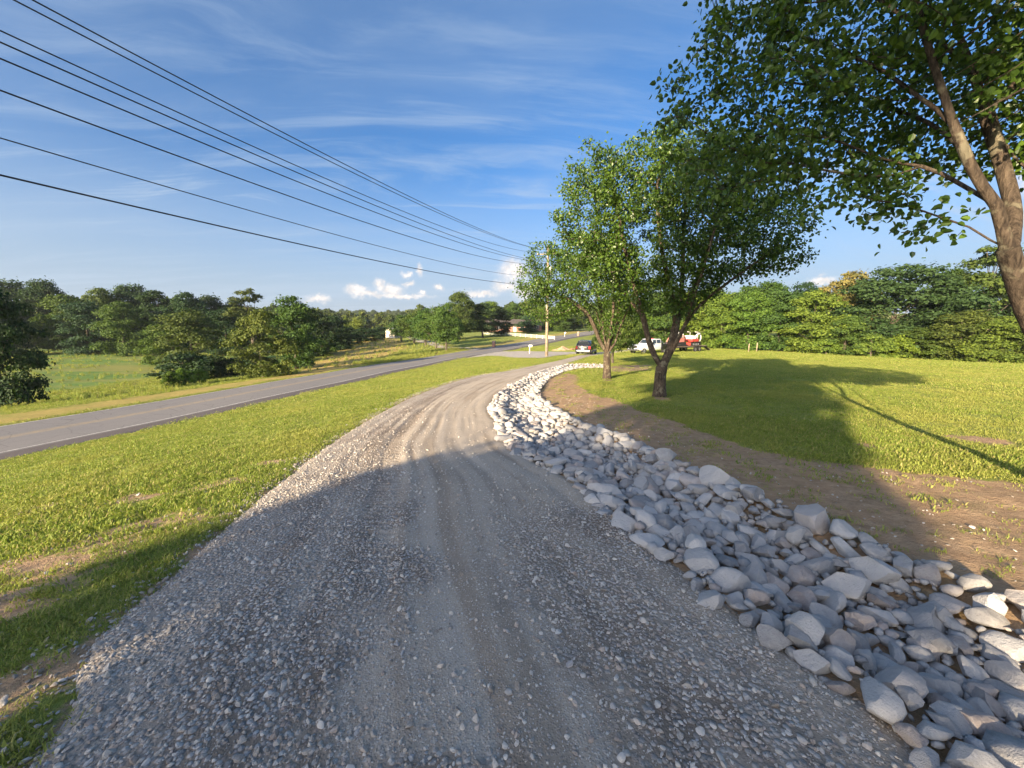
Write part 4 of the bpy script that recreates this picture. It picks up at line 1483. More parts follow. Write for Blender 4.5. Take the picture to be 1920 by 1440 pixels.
def tree_px(name, label, kind, u, vtop, Y, wpx, green, vbase=None, group=None, cat='tree'):
    """stand a tree on the ground at distance Y along the sight line of column u; its top reaches photo row vtop"""
    x = (u - 960) / F * Y * .99
    top = at(u, vtop, Y)
    z = hz(x, Y)
    return tree(name, label, kind, x, Y, max(1.5, top[2] - z), wpx / F * Y, green, group, cat)


# the dense tree behind the camera on the left; the shade over the near drive is its shadow
tree('shade_tree', 'tall dense tree beside the drive whose long shade covers the near gravel and rocks', 'shade', -14.15, -17.2, 19.5, 5.7, 'mid')

# woods across the sunken field
gw = 'trees of the dark woods beyond the sunken field'
lw = 'tall dark green tree in the woods across the sunken field'
for (u, v, Y, w, k, g) in [(-60, 545, 84, 100, 'round2', 'blue'), (20, 528, 96, 110, 'round', 'blue'), (92, 528, 92, 90, 'round', 'dark'), (128, 548, 82, 95, 'edge2', 'mid'), (190, 538, 84, 95, 'round2', 'olive'),
                        (252, 536, 90, 90, 'round', 'blue'), (300, 540, 86, 80, 'tall', 'dark'), (350, 546, 84, 85, 'round2', 'blue'), (396, 556, 90, 80, 'round', 'dark'), (440, 560, 92, 80, 'round2', 'dark'),
                        (160, 560, 78, 90, 'edge', 'blue'), (230, 562, 76, 80, 'edge2', 'mid'), (420, 575, 80, 80, 'edge', 'dark'), (472, 538, 74, 70, 'open', 'olive'), (-20, 560, 72, 100, 'edge2', 'dark')]:
    tree_px('woodland_tree', lw, k, u, v, Y, w, g, group=gw)
tree_px('field_tree', 'broad dark tree standing alone at the foot of the road bank beside the field', 'edge2', -18, 528, 27, 125, 'dark')
tree_px('leaning_tree', 'olive green tree on the far side of the field behind the dark bushes', 'edge', 352, 578, 58, 120, 'olive')
tree_px('leaning_tree', 'pale green low tree at the corner where the field meets the woods', 'edge2', 298, 606, 62, 70, 'mid')
tree_px('verge_tree', 'olive tree leafy to the ground on the grass verge across the road', 'edge', 487, 576, 38, 112, 'olive')
tree_px('verge_tree', 'rounded green tree standing behind the olive tree on the verge', 'round2', 548, 553, 50, 100, 'mid')
for (u, v, Y, w, lab) in [(335, 664, 44, 100, 'dark low bush at the field corner below the road bank'), (395, 668, 46, 80, 'dark bush beside the olive verge tree'), (445, 655, 48, 70, 'bush tucked between the verge tree and the dark bushes')]:
    tree_px('bush', lab, 'bush', u, v, Y, w, 'dark', cat='bush')
for (u, v, Y, w) in [(330, 692, 38, 36), (362, 695, 37, 30), (305, 698, 37, 26)]:
    tree_px('weed_clump', 'small pale green weed clump on the bank above the field', 'bush', u, v, Y, w, 'bright', group='weed clumps on the bank', cat='plant')
# hedge line of trees running off along the tan hayfield
gl = 'trees in the shady line along the hayfield'
for (u, v, Y, w, k, g) in [(592, 578, 74, 80, 'round2', 'dark'), (560, 606, 62, 70, 'edge', 'dark'), (622, 590, 84, 70, 'edge2', 'dark'), (600, 640, 70, 50, 'bush', 'mid'), (650, 612, 96, 60, 'edge', 'dark'), (685, 614, 108, 56, 'edge2', 'dark'),
                        (715, 612, 120, 50, 'edge', 'dark'), (640, 625, 88, 40, 'edge', 'mid'), (745, 600, 135, 46, 'round2', 'mid'), (775, 590, 150, 50, 'round', 'blue')]:
    tree_px('hedge_tree', 'dark green tree in the shady line along the tan hayfield', k, u, v, Y, w, g, group=gl)
tree_px('light_tree', 'small yellow green tree rising above the hedge line by the hayfield', 'edge', 670, 594, 124, 30, 'yellow')
tree_px('light_tree', 'slim mid green tree beside the yellow green one in the hedge line', 'tall', 649, 590, 126, 18, 'bright')
# row of young trees by the far lane
for (u, v, Y, w) in [(775, 588, 92, 62), (797, 580, 84, 60), (816, 578, 76, 62), (836, 572, 68, 64), (752, 592, 100, 50)]:
    tree_px('lane_tree', 'young light green tree in the row beside the pale gravel lane', 'orchard', u, v, Y, w, 'mid', group='row of young trees along the gravel lane')
tree_px('yard_tree', 'tall round tree rising over the row of young trees', 'round', 862, 549, 102, 66, 'olive')
tree_px('yard_tree', 'very dark spreading tree in front of the brick house', 'round', 905, 570, 108, 60, 'dark')
tree_px('yard_tree', 'second dark tree shading the brick house by the white fence', 'round2', 940, 574, 116, 50, 'dark')
gb = 'trees beyond the white fence'
for (u, v, Y, w, k, g) in [(965, 570, 150, 50, 'round', 'mid'), (990, 590, 132, 44, 'edge2', 'blue'), (1012, 572, 145, 56, 'edge', 'bright'), (1045, 580, 140, 50, 'edge2', 'mid'), (1075, 570, 150, 50, 'round2', 'mid'), (920, 566, 170, 60, 'round', 'bright'), (1000, 560, 200, 60, 'round', 'mid'), (1060, 558, 190, 60, 'round2', 'mid')]:
    tree_px('fence_tree', 'green tree in the wood behind the white fence and road', k, u, v, Y, w, g, group=gb)
# trees on the near side, behind the parked vehicles
tree_px('lawn_tree', 'third pear tree of the row, half hidden behind the stout trunk', 'orchard', 1152, 560, 31, 90, 'olive')
gr = 'trees along the right lawn edge'
for (u, v, Y, w, k, g, lab) in [(1165, 575, 78, 70, 'edge', 'bright', 'bright green tree at the lawn edge behind the stout pear trunk'), (1205, 560, 84, 80, 'edge2', 'bright', 'bright green tree at the lawn edge behind the white work truck'),
        (1250, 548, 80, 90, 'edge', 'mid', 'mid green tree at the lawn edge behind the black truck boxes'), (1300, 545, 76, 90, 'edge2', 'bright', 'bright green tree at the lawn edge behind the mini excavator'),
        (1352, 545, 70, 90, 'edge', 'bright', 'sunlit tree at the lawn edge just past the trailer ramp'), (1405, 542, 66, 95, 'edge2', 'bright', 'bright leafy tree rising right behind the two weathered posts'),
        (1462, 538, 64, 100, 'edge', 'mid', 'mid green tree at the lawn edge, next beyond the two weathered posts'), (1525, 540, 60, 105, 'edge2', 'bright', 'bright tree at the lawn edge below the golden topped tree'),
        (1590, 590, 56, 80, 'edge', 'mid', 'low green tree at the near foot of the great domed tree'), (1722, 612, 52, 80, 'edge2', 'mid', 'low green tree at the far foot of the great domed tree'),
        (1805, 578, 49, 110, 'edge', 'olive', 'olive green tree at the lawn edge below the thin crowned tree'), (1885, 590, 46, 110, 'edge2', 'bright', 'bright green shrubby tree at the lawn edge behind the leaning pear trunk'),
        (1985, 560, 46, 140, 'edge', 'olive', 'olive tree at the lawn edge past the leaning pear trunk')]:
    tree_px('lawn_edge_tree', lab, k, u, v, Y, w, g, group=gr)
for (u, v, Y, w) in [(1640, 628, 53, 60), (1690, 630, 52, 56), (1760, 640, 50, 50), (1555, 622, 57, 50), (1845, 640, 46, 60)]:
    tree_px('lawn_edge_bush', 'low green bush at the foot of the woods along the lawn', 'bush', u, v, Y, w, 'bright', group='bushes at the foot of the right woods', cat='bush')
tree_px('woodland_tree', 'great dark domed tree, tallest of the woods across the lawn', 'dome', 1672, 487, 60, 230, 'deep')
tree_px('woodland_tree', 'golden brown topped tree beside the great domed tree', 'round2', 1580, 506, 66, 110, 'gold')
tree_px('woodland_tree', 'thin crowned tall tree against the sky near the leaning pear', 'open', 1842, 450, 58, 110, 'olive')
tree_px('woodland_tree', 'pale green tree just right of the great domed tree', 'round2', 1785, 500, 60, 90, 'mid')
gk = 'trees behind the lawn edge'
for (u, v, Y, w, k, g) in [(1230, 548, 110, 70, 'round', 'mid'), (1330, 538, 100, 80, 'round', 'mid'), (1440, 530, 92, 90, 'round', 'mid'), (1500, 528, 90, 90, 'round2', 'blue'), (1880, 510, 60, 120, 'round', 'dark'), (1760, 540, 58, 110, 'round2', 'dark'), (1960, 490, 60, 130, 'tall', 'dark'), (1280, 545, 104, 80, 'round2', 'olive'), (1390, 534, 96, 80, 'round2', 'mid')]:
    tree_px('back_tree', 'darker tree showing over the sunlit trees of the lawn edge', k, u, v, Y, w, g, group=gk)

# far wooded hills: one mass
def far_forest():
    r = np.random.default_rng(808)
    kinds = []
    for k in ('round', 'round2', 'edge2'):
        o = bpy.data.objects.new('forest_tree_shape', spray_far[k]); kinds.append(o)
    n = 5200
    th = r.uniform(-1.0, .75, n)
    d = np.sqrt(r.uniform(170 ** 2, 900 ** 2, n))
    x, y = d * np.sin(th), d * np.cos(th)
    keep = np.ones(n, bool)
    fx = at(705, 600, 330)[:2]                         # a small open field far off
    keep &= ~((np.abs(th - math.atan2(fx[0], fx[1])) < .055) & (d > 235) & (d < 345))
    rp = np.stack([np.interp(y, roadw[:, 1], roadw[:, 0]), y], 1)
    keep &= ~((np.abs(x - rp[:, 0]) < 14) & (y < 300))
    keep &= ~((th > -.62) & (th < .2) & (d < 200) & (y < 190))
    x, y = x[keep], y[keep]
    n = len(x)
    s = r.uniform(.75, 1.25, n)
    P = np.stack([x, y, H(x, y) - .3], 1)
    rot = np.stack([0 * s, 0 * s, r.uniform(0, 6.28, n)], 1)
    o = scatter('distant_forest', P, rot, np.stack([s, s, s * r.uniform(.85, 1.2, n)], 1), kinds, r.integers(0, 3, n))
    tag(o, 'distant wooded hills along the horizon', 'forest')


M['leaf_far'] = mat_leaf('far_forest_leaf', (.040, .068, .020), (.082, .110, .028), .2, .15, rough=.7)
# give each far tree its own tint
_t = NT(M['leaf_far'].node_tree)
_pb = [n_ for n_ in M['leaf_far'].node_tree.nodes if n_.type == 'BSDF_PRINCIPLED'][0]
_oi = _t.n('ShaderNodeObjectInfo')
_src = _pb.inputs['Base Color'].links[0].from_socket
_t.put(_pb.inputs['Base Color'], _t.mix(1.0, _src, _t.mix(_oi.outputs['Random'], (.65, .75, .8), (1.35, 1.2, 1.0)), 'MULTIPLY'))
spray_far = {}
for k, (sd, hh, rr_, cb_) in {'round': (601, 12, 5.2, .5), 'round2': (602, 13, 4.6, .3), 'edge2': (603, 10, 5.0, .2)}.items():
    _tm, _cm = broadleaf(sd, hh, rr_, cb_, 40, 38, .85)
    _cm.materials.clear(); _cm.materials.append(M['leaf_far'])
    spray_far[k] = _cm
far_forest()

# ------------------------------------------------------------------ shared paints
M['wood_pole'] = simple('weathered_pole_wood', (.33, .26, .19), .9, 0, .22, 3.0, .4)
M['cable'] = simple('black_cable', (.018, .018, .022), .6, 0, .1)
M['steel'] = simple('galvanised_steel', (.42, .43, .44), .5, .6, .12)
M['ceramic'] = simple('grey_insulator', (.35, .34, .33), .35)
M['black_paint'] = simple('black_car_paint', (.012, .013, .016), .22, 0, .1, coat=.6)
M['white_paint'] = simple('white_vehicle_paint', (.74, .74, .73), .3, 0, .06, coat=.4)
M['glass'] = simple('dark_window_glass', (.030, .040, .048), .08, 0, .1, spec=.8)
M['rubber'] = simple('tyre_rubber', (.022, .021, .021), .85, 0, .2)
M['rim'] = simple('alloy_rim', (.45, .45, .46), .35, .8, .1)
M['chrome'] = simple('bright_trim', (.62, .62, .63), .2, .9, .05)
M['tail'] = simple('red_lamp_lens', (.42, .020, .022), .2, 0, .1)
M['lampglass'] = simple('clear_lamp_lens', (.62, .62, .60), .15, 0, .1)
M['plate'] = simple('white_plate', (.74, .74, .72), .4, 0, .08)
M['deck'] = simple('dark_trailer_steel', (.045, .043, .042), .6, .3, .25)
M['plank'] = simple('trailer_planks', (.24, .18, .12), .85, 0, .3, 4, .4)
M['red_paint'] = simple('red_machine_paint', (.42, .055, .045), .4, 0, .1)
M['pale_red'] = simple('faded_red_paint', (.52, .20, .17), .5, 0, .15)
M['machine_white'] = simple('machine_white_paint', (.72, .70, .66), .45, 0, .08)
M['brick'] = simple('house_brick', (.36, .19, .14), .9, 0, .25, 5, .4)
M['roof'] = simple('roof_shingle', (.10, .085, .075), .9, 0, .25, 5, .3)
M['white_board'] = simple('white_boards', (.60, .58, .54), .7, 0, .08)
M['cream'] = simple('cream_metal_siding', (.72, .64, .50), .55, 0, .06)
M['dirtpile'] = simple('heaped_soil', (.42, .30, .18), .95, 0, .3, 3, .8)
M['log'] = simple('cut_log', (.26, .17, .10), .9, 0, .35, 6, .5)

# ------------------------------------------------------------------ power line
PA = at(1025, 667, 42.0)
KX = .29


def utility_pole(x, y, label, wires_z):
    z = hz(x, y)
    o = thing('utility_pole', label, 'utility pole', (x, y, z), math.atan(KX) * -1)
    MB().tube([(0, 0, -.5), (0, 0, 5), (0, 0, 11.6)], [.17, .15, .115], 14).build('pole', M['wood_pole'], o, True)
    arm = MB().box((0, 0, 10.75), (2.4, .1, .12)).build('crossarm', M['wood_pole'], o, bevel=.01)
    for k in (-1, 1):
        MB().tube([(k * .62, .07, 10.72), (0, .14, 10.1)], .02, 6).build('brace', M['steel'], o)
    for k in (-1.1, -.45, .45, 1.1):
        MB().tube([(k, 0, 10.8), (k, 0, 10.86), (k, 0, 10.9), (k, 0, 10.96)], [.025, .05, .035, .045], 10).build('insulator', M['ceramic'], arm, True)
    MB().tube([(.28, .1, 8.6), (.28, .1, 9.5)], [.2, .2], 14).build('transformer', M['steel'], o, True, bevel=.01)
    for k in (7.2, 7.9):
        MB().box((0, -.16, k), (.1, .12, .16)).build('bracket', M['steel'], o)
    return o


utility_pole(PA[0], PA[1], 'weathered wooden utility pole rising behind the foliage beside the drive', None)
PB = (PA[0] - 62 * KX, PA[1] - 62)
utility_pole(PB[0], PB[1], 'wooden utility pole on the grass bank where the overhead wires end', None)
WIRES = [('highest overhead wire of the close upper pair', .35, [(61.3, 0), (460, 211.5), (880, 420.8)], .011),
         ('second overhead wire, just under the highest one', .05, [(26, 0), (460, 223), (880, 424.4)], .011),
         ('third overhead wire, top of the middle three', -.3, [(0, 57.3), (460, 268), (880, 443.3)], .011),
         ('fourth overhead wire, middle of the three close wires', -.15, [(0, 79), (460, 281.7), (880, 453.6)], .012),
         ('fifth overhead wire, lowest of the three close wires', -.05, [(0, 109.7), (460, 301), (880, 460.9)], .012),
         ('sixth overhead wire, alone below the three close wires', 0., [(0, 169.3), (460, 338.5), (880, 476)], .012),
         ('thin pale overhead wire above the lowest cable', .1, [(0, 258.7), (460, 392.6), (880, 502)], .009),
         ('lowest overhead wire, a thick black cable', -.1, [(0, 328.3), (460, 434.9), (880, 521.7)], .014)]
for lab, off, pts, rad in WIRES:
    ss, zz = [], []
    for u, v in pts:
        d = rayd(u, v)
        # vertical plane x = PA.x + off - KX (PA.y - y)
        t = (PA[0] + off - KX * PA[1]) / (d[0] - KX * d[1])
        ss.append(PA[1] - d[1] * t); zz.append(CH + d[2] * t)
    cf = np.polyfit(ss, zz, 2)
    L = np.linspace(0, 62, 60)
    z = np.polyval(cf, L)
    P = [(PA[0] + off - KX * l, PA[1] - l, zq) for l, zq in zip(L, z)]
    o = MB().tube(P, rad, 5).build('power_line', M['cable'], None, True)
    tag(o, lab, 'overhead wire')


# ------------------------------------------------------------------ vehicles
def wheel(parent, x, y, z, r, w, side):
    n = 20
    ty = MB()
    prof = [(-w / 2, r * .62), (-w / 2, r * .93), (-w / 2 + .03, r), (w / 2 - .03, r), (w / 2, r * .93), (w / 2, r * .62)]
    rings = []
    for k in range(n):
        a = 2 * math.pi * k / n
        rings.append([(p[0], p[1] * math.cos(a), p[1] * math.sin(a)) for p in prof])
    m = len(prof)
    vs = [q for rg in rings for q in rg]
    fs = [(k * m + i, k * m + i + 1, ((k + 1) % n) * m + i + 1, ((k + 1) % n) * m + i) for k in range(n) for i in range(m - 1)]
    wl = bpy.data.objects.new('wheel', None); COL.objects.link(wl); wl.parent = parent; wl.location = (x, y, z)
    ty.add(vs, fs).build('tyre', M['rubber'], wl, True)
    rm = MB().tube([(-w * .30 , 0, 0), (w * .30, 0, 0)], r * .63, 18)
    for k in range(6):
        a = math.pi / 3 * k
        rm.box((side * w * .34, math.cos(a) * r * .34, math.sin(a) * r * .34), (.03, .09, r * .5), Matrix.Rotation(a - math.pi / 2, 3, 'X'))
    rm.build('rim', M['rim'], wl)
    return wl


def section(y, w0, w1, z0, z1, z2, w2):
    """body ring at station y: bottom, shoulder and top widths"""
    return [(-w0, y, z0), (-w1, y, z1), (-w2, y, z2), (w2, y, z2), (w1, y, z1), (w0, y, z0)]


def suv(x, y, heading):
    o = thing('parked_suv', 'black sport utility vehicle parked on the drive, rear end facing us', 'car', (x, y, hz(x, y) + .02), -heading)
    b = MB()
    b.loft([section(yy, w0, w1, z0, z1, z2, w2) for yy, w0, w1, z0, z1, z2, w2 in [
        (-2.42, .86, .90, .48, .62, .98, .88), (-2.36, .93, .98, .36, .66, 1.10, .94), (-1.2, .95, 1.0, .34, .68, 1.14, .95), (.9, .95, 1.0, .34, .68, 1.14, .95), (1.25, .95, .99, .34, .68, 1.10, .93),
        (2.25, .92, .95, .36, .64, 1.00, .86), (2.45, .84, .88, .44, .62, .86, .80)]]).build('body', M['black_paint'], o, True, .02)
    b = MB()
    b.loft([section(yy, w, w, z0, z1, z2, w2) for yy, w, z0, z1, z2, w2 in [(-2.30, .90, 1.10, 1.12, 1.14, .88), (-2.02, .90, 1.10, 1.35, 1.72, .70), (-1.5, .92, 1.10, 1.4, 1.80, .74), (.1, .92, 1.10, 1.4, 1.80, .74), (.5, .92, 1.10, 1.35, 1.70, .72), (1.2, .90, 1.08, 1.10, 1.12, .86)]])
    cab = b.build('cabin', M['black_paint'], o, True, .015)
    b = MB().add([(-.74, -2.265, 1.18), (.74, -2.265, 1.18), (.62, -2.075, 1.62), (-.62, -2.075, 1.62)], [(0, 1, 2, 3)]); b.build('rear_window', M['glass'], cab)
    for s in (-1, 1):
        MB().add([(s * .918, -1.7, 1.18), (s * .918, .75, 1.18), (s * .80, .15, 1.66), (s * .80, -1.6, 1.66)], [(0, 1, 2, 3)]).build('side_window', M['glass'], cab)
        MB().box((s * .80, -2.40, .98), (.24, .10, .34)).build('tail_lamp', M['tail'], o, bevel=.02)
        MB().box((s * 1.06, .75, 1.18), (.2, .12, .16)).build('mirror', M['black_paint'], o, bevel=.03)
        MB().box((s * .62, 0, 1.83), (.05, 2.4, .05)).build('roof_rail', M['chrome'], o, bevel=.01)
        wheel(o, s * .84, -1.45, .37, .38, .25, s); wheel(o, s * .84, 1.5, .37, .38, .25, s)
    MB().box((0, -2.46, .56), (1.72, .16, .22)).build('bumper', M['chrome'], o, bevel=.04)
    tg = MB().box((0, -2.425, .86), (1.28, .05, .44)).build('tailgate', M['black_paint'], o, bevel=.02)
    MB().box((0, -2.455, .98), (.9, .03, .07)).build('trim_strip', M['chrome'], tg)
    MB().box((-.05, -2.455, .82), (.36, .02, .17)).build('number_plate', M['plate'], o, bevel=.004)
    MB().box((0, -2.28, 1.78), (1.2, .3, .05)).build('spoiler', M['black_paint'], o, bevel=.015)
    MB().tube([(.5, -2.42, .36), (.5, -2.58, .35)], .035, 8).build('exhaust', M['chrome'], o)
    return o


sp_ = gnd(1100, 664.5)
suv(sp_[0], sp_[1], R(22))

FX = np.array([at(1186, 664, 50.5)[0], 50.5])
RX = np.array([at(1326, 656, 59.5)[0], 59.5])
ax = (RX - FX) / np.linalg.norm(RX - FX)
hd = math.atan2(-ax[0], -ax[1])                      # heading of the truck


def along(d):
    p = FX + ax * d
    return (p[0], p[1], hz(p[0], p[1]) + .03)


def work_truck():
    o = thing('work_truck', 'white crew work truck with black side boxes parked on the lawn', 'truck', along(3.1), -hd)
    b = MB()
    b.loft([section(*q) for q in [(.55, .95, 1.0, .55, .85, 1.28, .96), (1.4, .95, 1.0, .55, .85, 1.28, .94), (2.6, .94, .98, .55, .85, 1.22, .88), (3.0, .88, .92, .6, .85, 1.12, .82)]]).build('hood', M['white_paint'], o, True, .02)
    b = MB()
    b.loft([section(*q) for q in [(-1.35, .95, 1.0, .55, .9, 1.35, .97), (.6, .95, 1.0, .55, .9, 1.35, .97)]]).build('cab_body', M['white_paint'], o, True, .02)
    cab = MB().loft([section(*q) for q in [(-1.35, .96, .94, 1.33, 1.5, 1.96, .80), (-.1, .96, .94, 1.33, 1.5, 1.98, .80), (.25, .96, .94, 1.33, 1.5, 1.92, .78), (.95, .94, .92, 1.26, 1.28, 1.30, .9)]]).build('cab', M['white_paint'], o, True, .015)
    MB().add([(-.84, .90, 1.34), (.84, .90, 1.34), (.72, .34, 1.88), (-.72, .34, 1.88)], [(0, 1, 2, 3)]).build('windscreen', M['glass'], cab)
    for s in (-1, 1):
        for y0, y1 in ((-1.25, -.45), (-.35, .45)):
            MB().add([(s * .968, y0, 1.40), (s * .968, y1, 1.40), (s * .845, y1 - (.18 if y1 > 0 else 0), 1.86), (s * .845, y0, 1.86)], [(0, 1, 2, 3)]).build('side_window', M['glass'], cab)
        MB().box((s * .76, 2.98, .98), (.28, .1, .24)).build('headlight', M['lampglass'], o, bevel=.02)
        MB().box((s * 1.12, .55, 1.42), (.2, .12, .28)).build('mirror', M['black_paint'], o, bevel=.03)
        MB().box((s * .98, -2.35, .92), (.22, 1.75, .72)).build('side_box', M['black_paint'], o, bevel=.02)
        wheel(o, s * .86, 2.0, .40, .41, .26, s); wheel(o, s * .86, -2.1, .40, .41, .28, s)
    MB().box((0, 3.03, 1.0), (1.2, .06, .34)).build('grille', M['deck'], o, bevel=.02)
    MB().box((0, 3.08, .62), (1.86, .16, .24)).build('bumper', M['chrome'], o, bevel=.04)
    MB().box((0, -2.35, .80), (2.0, 2.1, .10)).build('flatbed', M['deck'], o)
    MB().box((0, -1.45, 1.35), (1.8, .06, .9)).build('headboard', M['deck'], o)
    MB().tube([(-.7, -2.9, .9), (-.5, -2.2, 1.5), (.2, -1.6, 1.7)], .05, 6).build('hoist_arm', M['steel'], o)
    MB().box((0, -.2, 2.02), (1.1, .2, .08)).build('beacon_bar', M['tail'], o, bevel=.02)
    return o


def trailer():
    o = thing('equipment_trailer', 'long low dark equipment trailer hitched behind the white truck', 'trailer', along(11.0), -hd)
    MB().box((0, 0, .72), (2.3, 7.8, .16)).build('deck_frame', M['deck'], o, bevel=.02)
    for k in range(9):
        MB().box((-1.0 + k * .25, 0, .82), (.235, 7.6, .04)).build('deck_plank', M['plank'], o)
    MB().add([(-.9, 3.9, .66), (.9, 3.9, .66), (.1, 5.3, .62), (-.1, 5.3, .62), (-.9, 3.9, .78), (.9, 3.9, .78), (.1, 5.3, .72), (-.1, 5.3, .72)],
             [(3, 2, 1, 0), (4, 5, 6, 7), (0, 1, 5, 4), (1, 2, 6, 5), (2, 3, 7, 6), (3, 0, 4, 7)]).build('drawbar', M['deck'], o)
    for s in (-1, 1):
        for yy in (-1.0, -1.95):
            wheel(o, s * 1.12, yy, .36, .37, .24, s)
        MB().box((s * 1.14, -1.48, .80), (.28, 2.0, .05)).build('mudguard', M['deck'], o, bevel=.01)
        MB().box((s * .72, -4.45, .42), (.5, 1.35, .06), Matrix.Rotation(R(28), 3, 'X')).build('ramp', M['deck'], o)
    return o


def excavator():
    c = along(12.6)
    o = thing('mini_excavator', 'white and red mini excavator with folded boom on the trailer tail', 'excavator', (c[0], c[1], c[2] + .86), -hd)
    for s in (-1, 1):
        prof = [(-.95, .12), (-.8, .0), (.8, .0), (.95, .12), (.98, .3), (.8, .46), (-.8, .46), (-.98, .3)]
        t = MB().prism(prof, s * .62 - .16, s * .62 + .16).build('track', M['rubber'], o, bevel=.02)
        for k in range(4):
            MB().tube([(s * .62 - .18, -.6 + k * .4, .22), (s * .62 + .18, -.6 + k * .4, .22)], .13, 10).build('roller', M['steel'], t)
    MB().tube([(0, 0, .4), (0, 0, .58)], .45, 16).build('turntable', M['deck'], o)
    MB().box((0, .05, .78), (1.45, 1.6, .42)).build('lower_body', M['red_paint'], o, bevel=.06)
    MB().box((0, .35, 1.22), (1.4, .95, .5), None, (.9, .85)).build('engine_cover', M['machine_white'], o, bevel=.06)
    MB().box((0, -.25, 1.1), (.5, .45, .5)).build('seat', M['deck'], o, bevel=.05)
    for s in (-1, 1):
        MB().tube([(s * .62, -.55, .98), (s * .62, -.55, 1.95), (s * .62, .1, 2.0)], .045, 8).build('canopy_post', M['machine_white'], o, True)
    MB().tube([(.0, -.8, .85), (0, -1.35, 1.55), (0, -1.9, 1.72), (0, -2.25, 1.5)], [.12, .13, .12, .09], 8).build('boom', M['machine_white'], o, True)
    MB().tube([(0, -2.25, 1.5), (0, -2.35, .95), (0, -2.05, .45)], [.1, .09, .07], 8).build('dipper_arm', M['machine_white'], o, True)
    MB().prism([(-1.95, .05), (-1.55, .0), (-1.35, .3), (-1.6, .55), (-2.05, .5)], -.3, .3).build('bucket', M['deck'], o, bevel=.02)
    MB().tube([(0, -.9, .7), (0, -1.45, 1.3)], .05, 8).build('hydraulic_ram', M['chrome'], o)
    MB().box((0, 1.25, .28), (1.55, .08, .4)).build('blade', M['red_paint'], o)
    return o


def track_loader():
    c = along(9.2)
    o = thing('track_loader', 'faded red and white track loader on the front of the trailer', 'loader', (c[0], c[1], c[2] + .86), -hd)
    for s in (-1, 1):
        prof = [(-1.0, .12), (-.85, 0), (.7, 0), (.95, .2), (.75, .55), (-.75, .55), (-1.0, .35)]
        MB().prism(prof, s * .7 - .18, s * .7 + .18).build('track', M['rubber'], o, bevel=.02)
        MB().tube([(s * .72, -.95, .95), (s * .74, -.5, 1.45), (s * .74, .6, 1.35), (s * .72, 1.25, .7), (s * .7, 1.4, .3)], .085, 8).build('lift_arm', M['pale_red'], o, True)
    MB().box((0, -.35, .85), (1.1, 1.3, .7)).build('chassis', M['pale_red'], o, bevel=.06)
    cab = MB().box((0, .05, 1.55), (1.0, .95, .85), None, (.92, .85)).build('cab', M['machine_white'], o, bevel=.05)
    MB().add([(-.42, .535, 1.25), (.42, .535, 1.25), (.38, .45, 1.85), (-.38, .45, 1.85)], [(0, 1, 2, 3)]).build('window', M['glass'], cab)
    for s in (-1, 1):
        MB().add([(s * .507, -.35, 1.3), (s * .507, .4, 1.3), (s * .475, .35, 1.85), (s * .475, -.3, 1.85)], [(0, 1, 2, 3)]).build('window', M['glass'], cab)
    MB().prism([(1.25, .0), (1.95, -.02), (1.75, .12), (1.45, .55), (1.3, .55)], -.9, .9).build('bucket', M['deck'], o, bevel=.02)
    MB().tube([(-.3, -.9, 1.1), (-.3, -.9, 1.75), (-.3, -.7, 1.85)], .05, 8).build('exhaust', M['machine_white'], o)
    return o


work_truck(); trailer(); excavator(); track_loader()

# ------------------------------------------------------------------ brick house, shed, white fence, letter boxes
def house():
    p = at(962, 622, 140)
    x, y = p[0], p[1]
    o = thing('brick_house', 'low red brick house with dark roof half hidden under dark trees', 'house', (x, y, hz(x, y) + .05), R(8))
    W, D, Hh = 19, 8.5, 2.7
    MB().box((0, 0, Hh / 2), (W, D, Hh)).build('wall', M['brick'], o)
    rf = MB().add([(-W / 2 - .5, -D / 2 - .6, Hh - .05), (W / 2 + .5, -D / 2 - .6, Hh - .05), (W / 2 + .5, D / 2 + .6, Hh - .05), (-W / 2 - .5, D / 2 + .6, Hh - .05), (-W / 2 - .5, 0, Hh + 1.7), (W / 2 + .5, 0, Hh + 1.7)],
                  [(0, 1, 5, 4), (2, 3, 4, 5), (1, 2, 5), (3, 0, 4), (3, 2, 1, 0)]).build('roof', M['roof'], o)
    MB().box((4, 1.0, Hh + 1.7), (.9, .7, 1.4)).build('chimney', M['brick'], rf)
    for k, xx in enumerate((-8, -5.6, -3.0, 2.6, 5.2, 7.8)):
        f = MB().box((xx, -D / 2 - .03, 1.55), (1.5, .08, 1.3)).build('window', M['white_board'], o)
        for s in (-1, 1):
            MB().box((xx + s * .34, -D / 2 - .08, 1.55), (.6, .03, 1.1)).build('pane', M['glass'], f)
    d = MB().box((0, -D / 2 - .03, 1.05), (1.1, .08, 2.1)).build('door', M['white_board'], o)
    MB().box((.4, -D / 2 - .1, 1.0), (.05, .06, .14)).build('handle', M['steel'], d)


house()


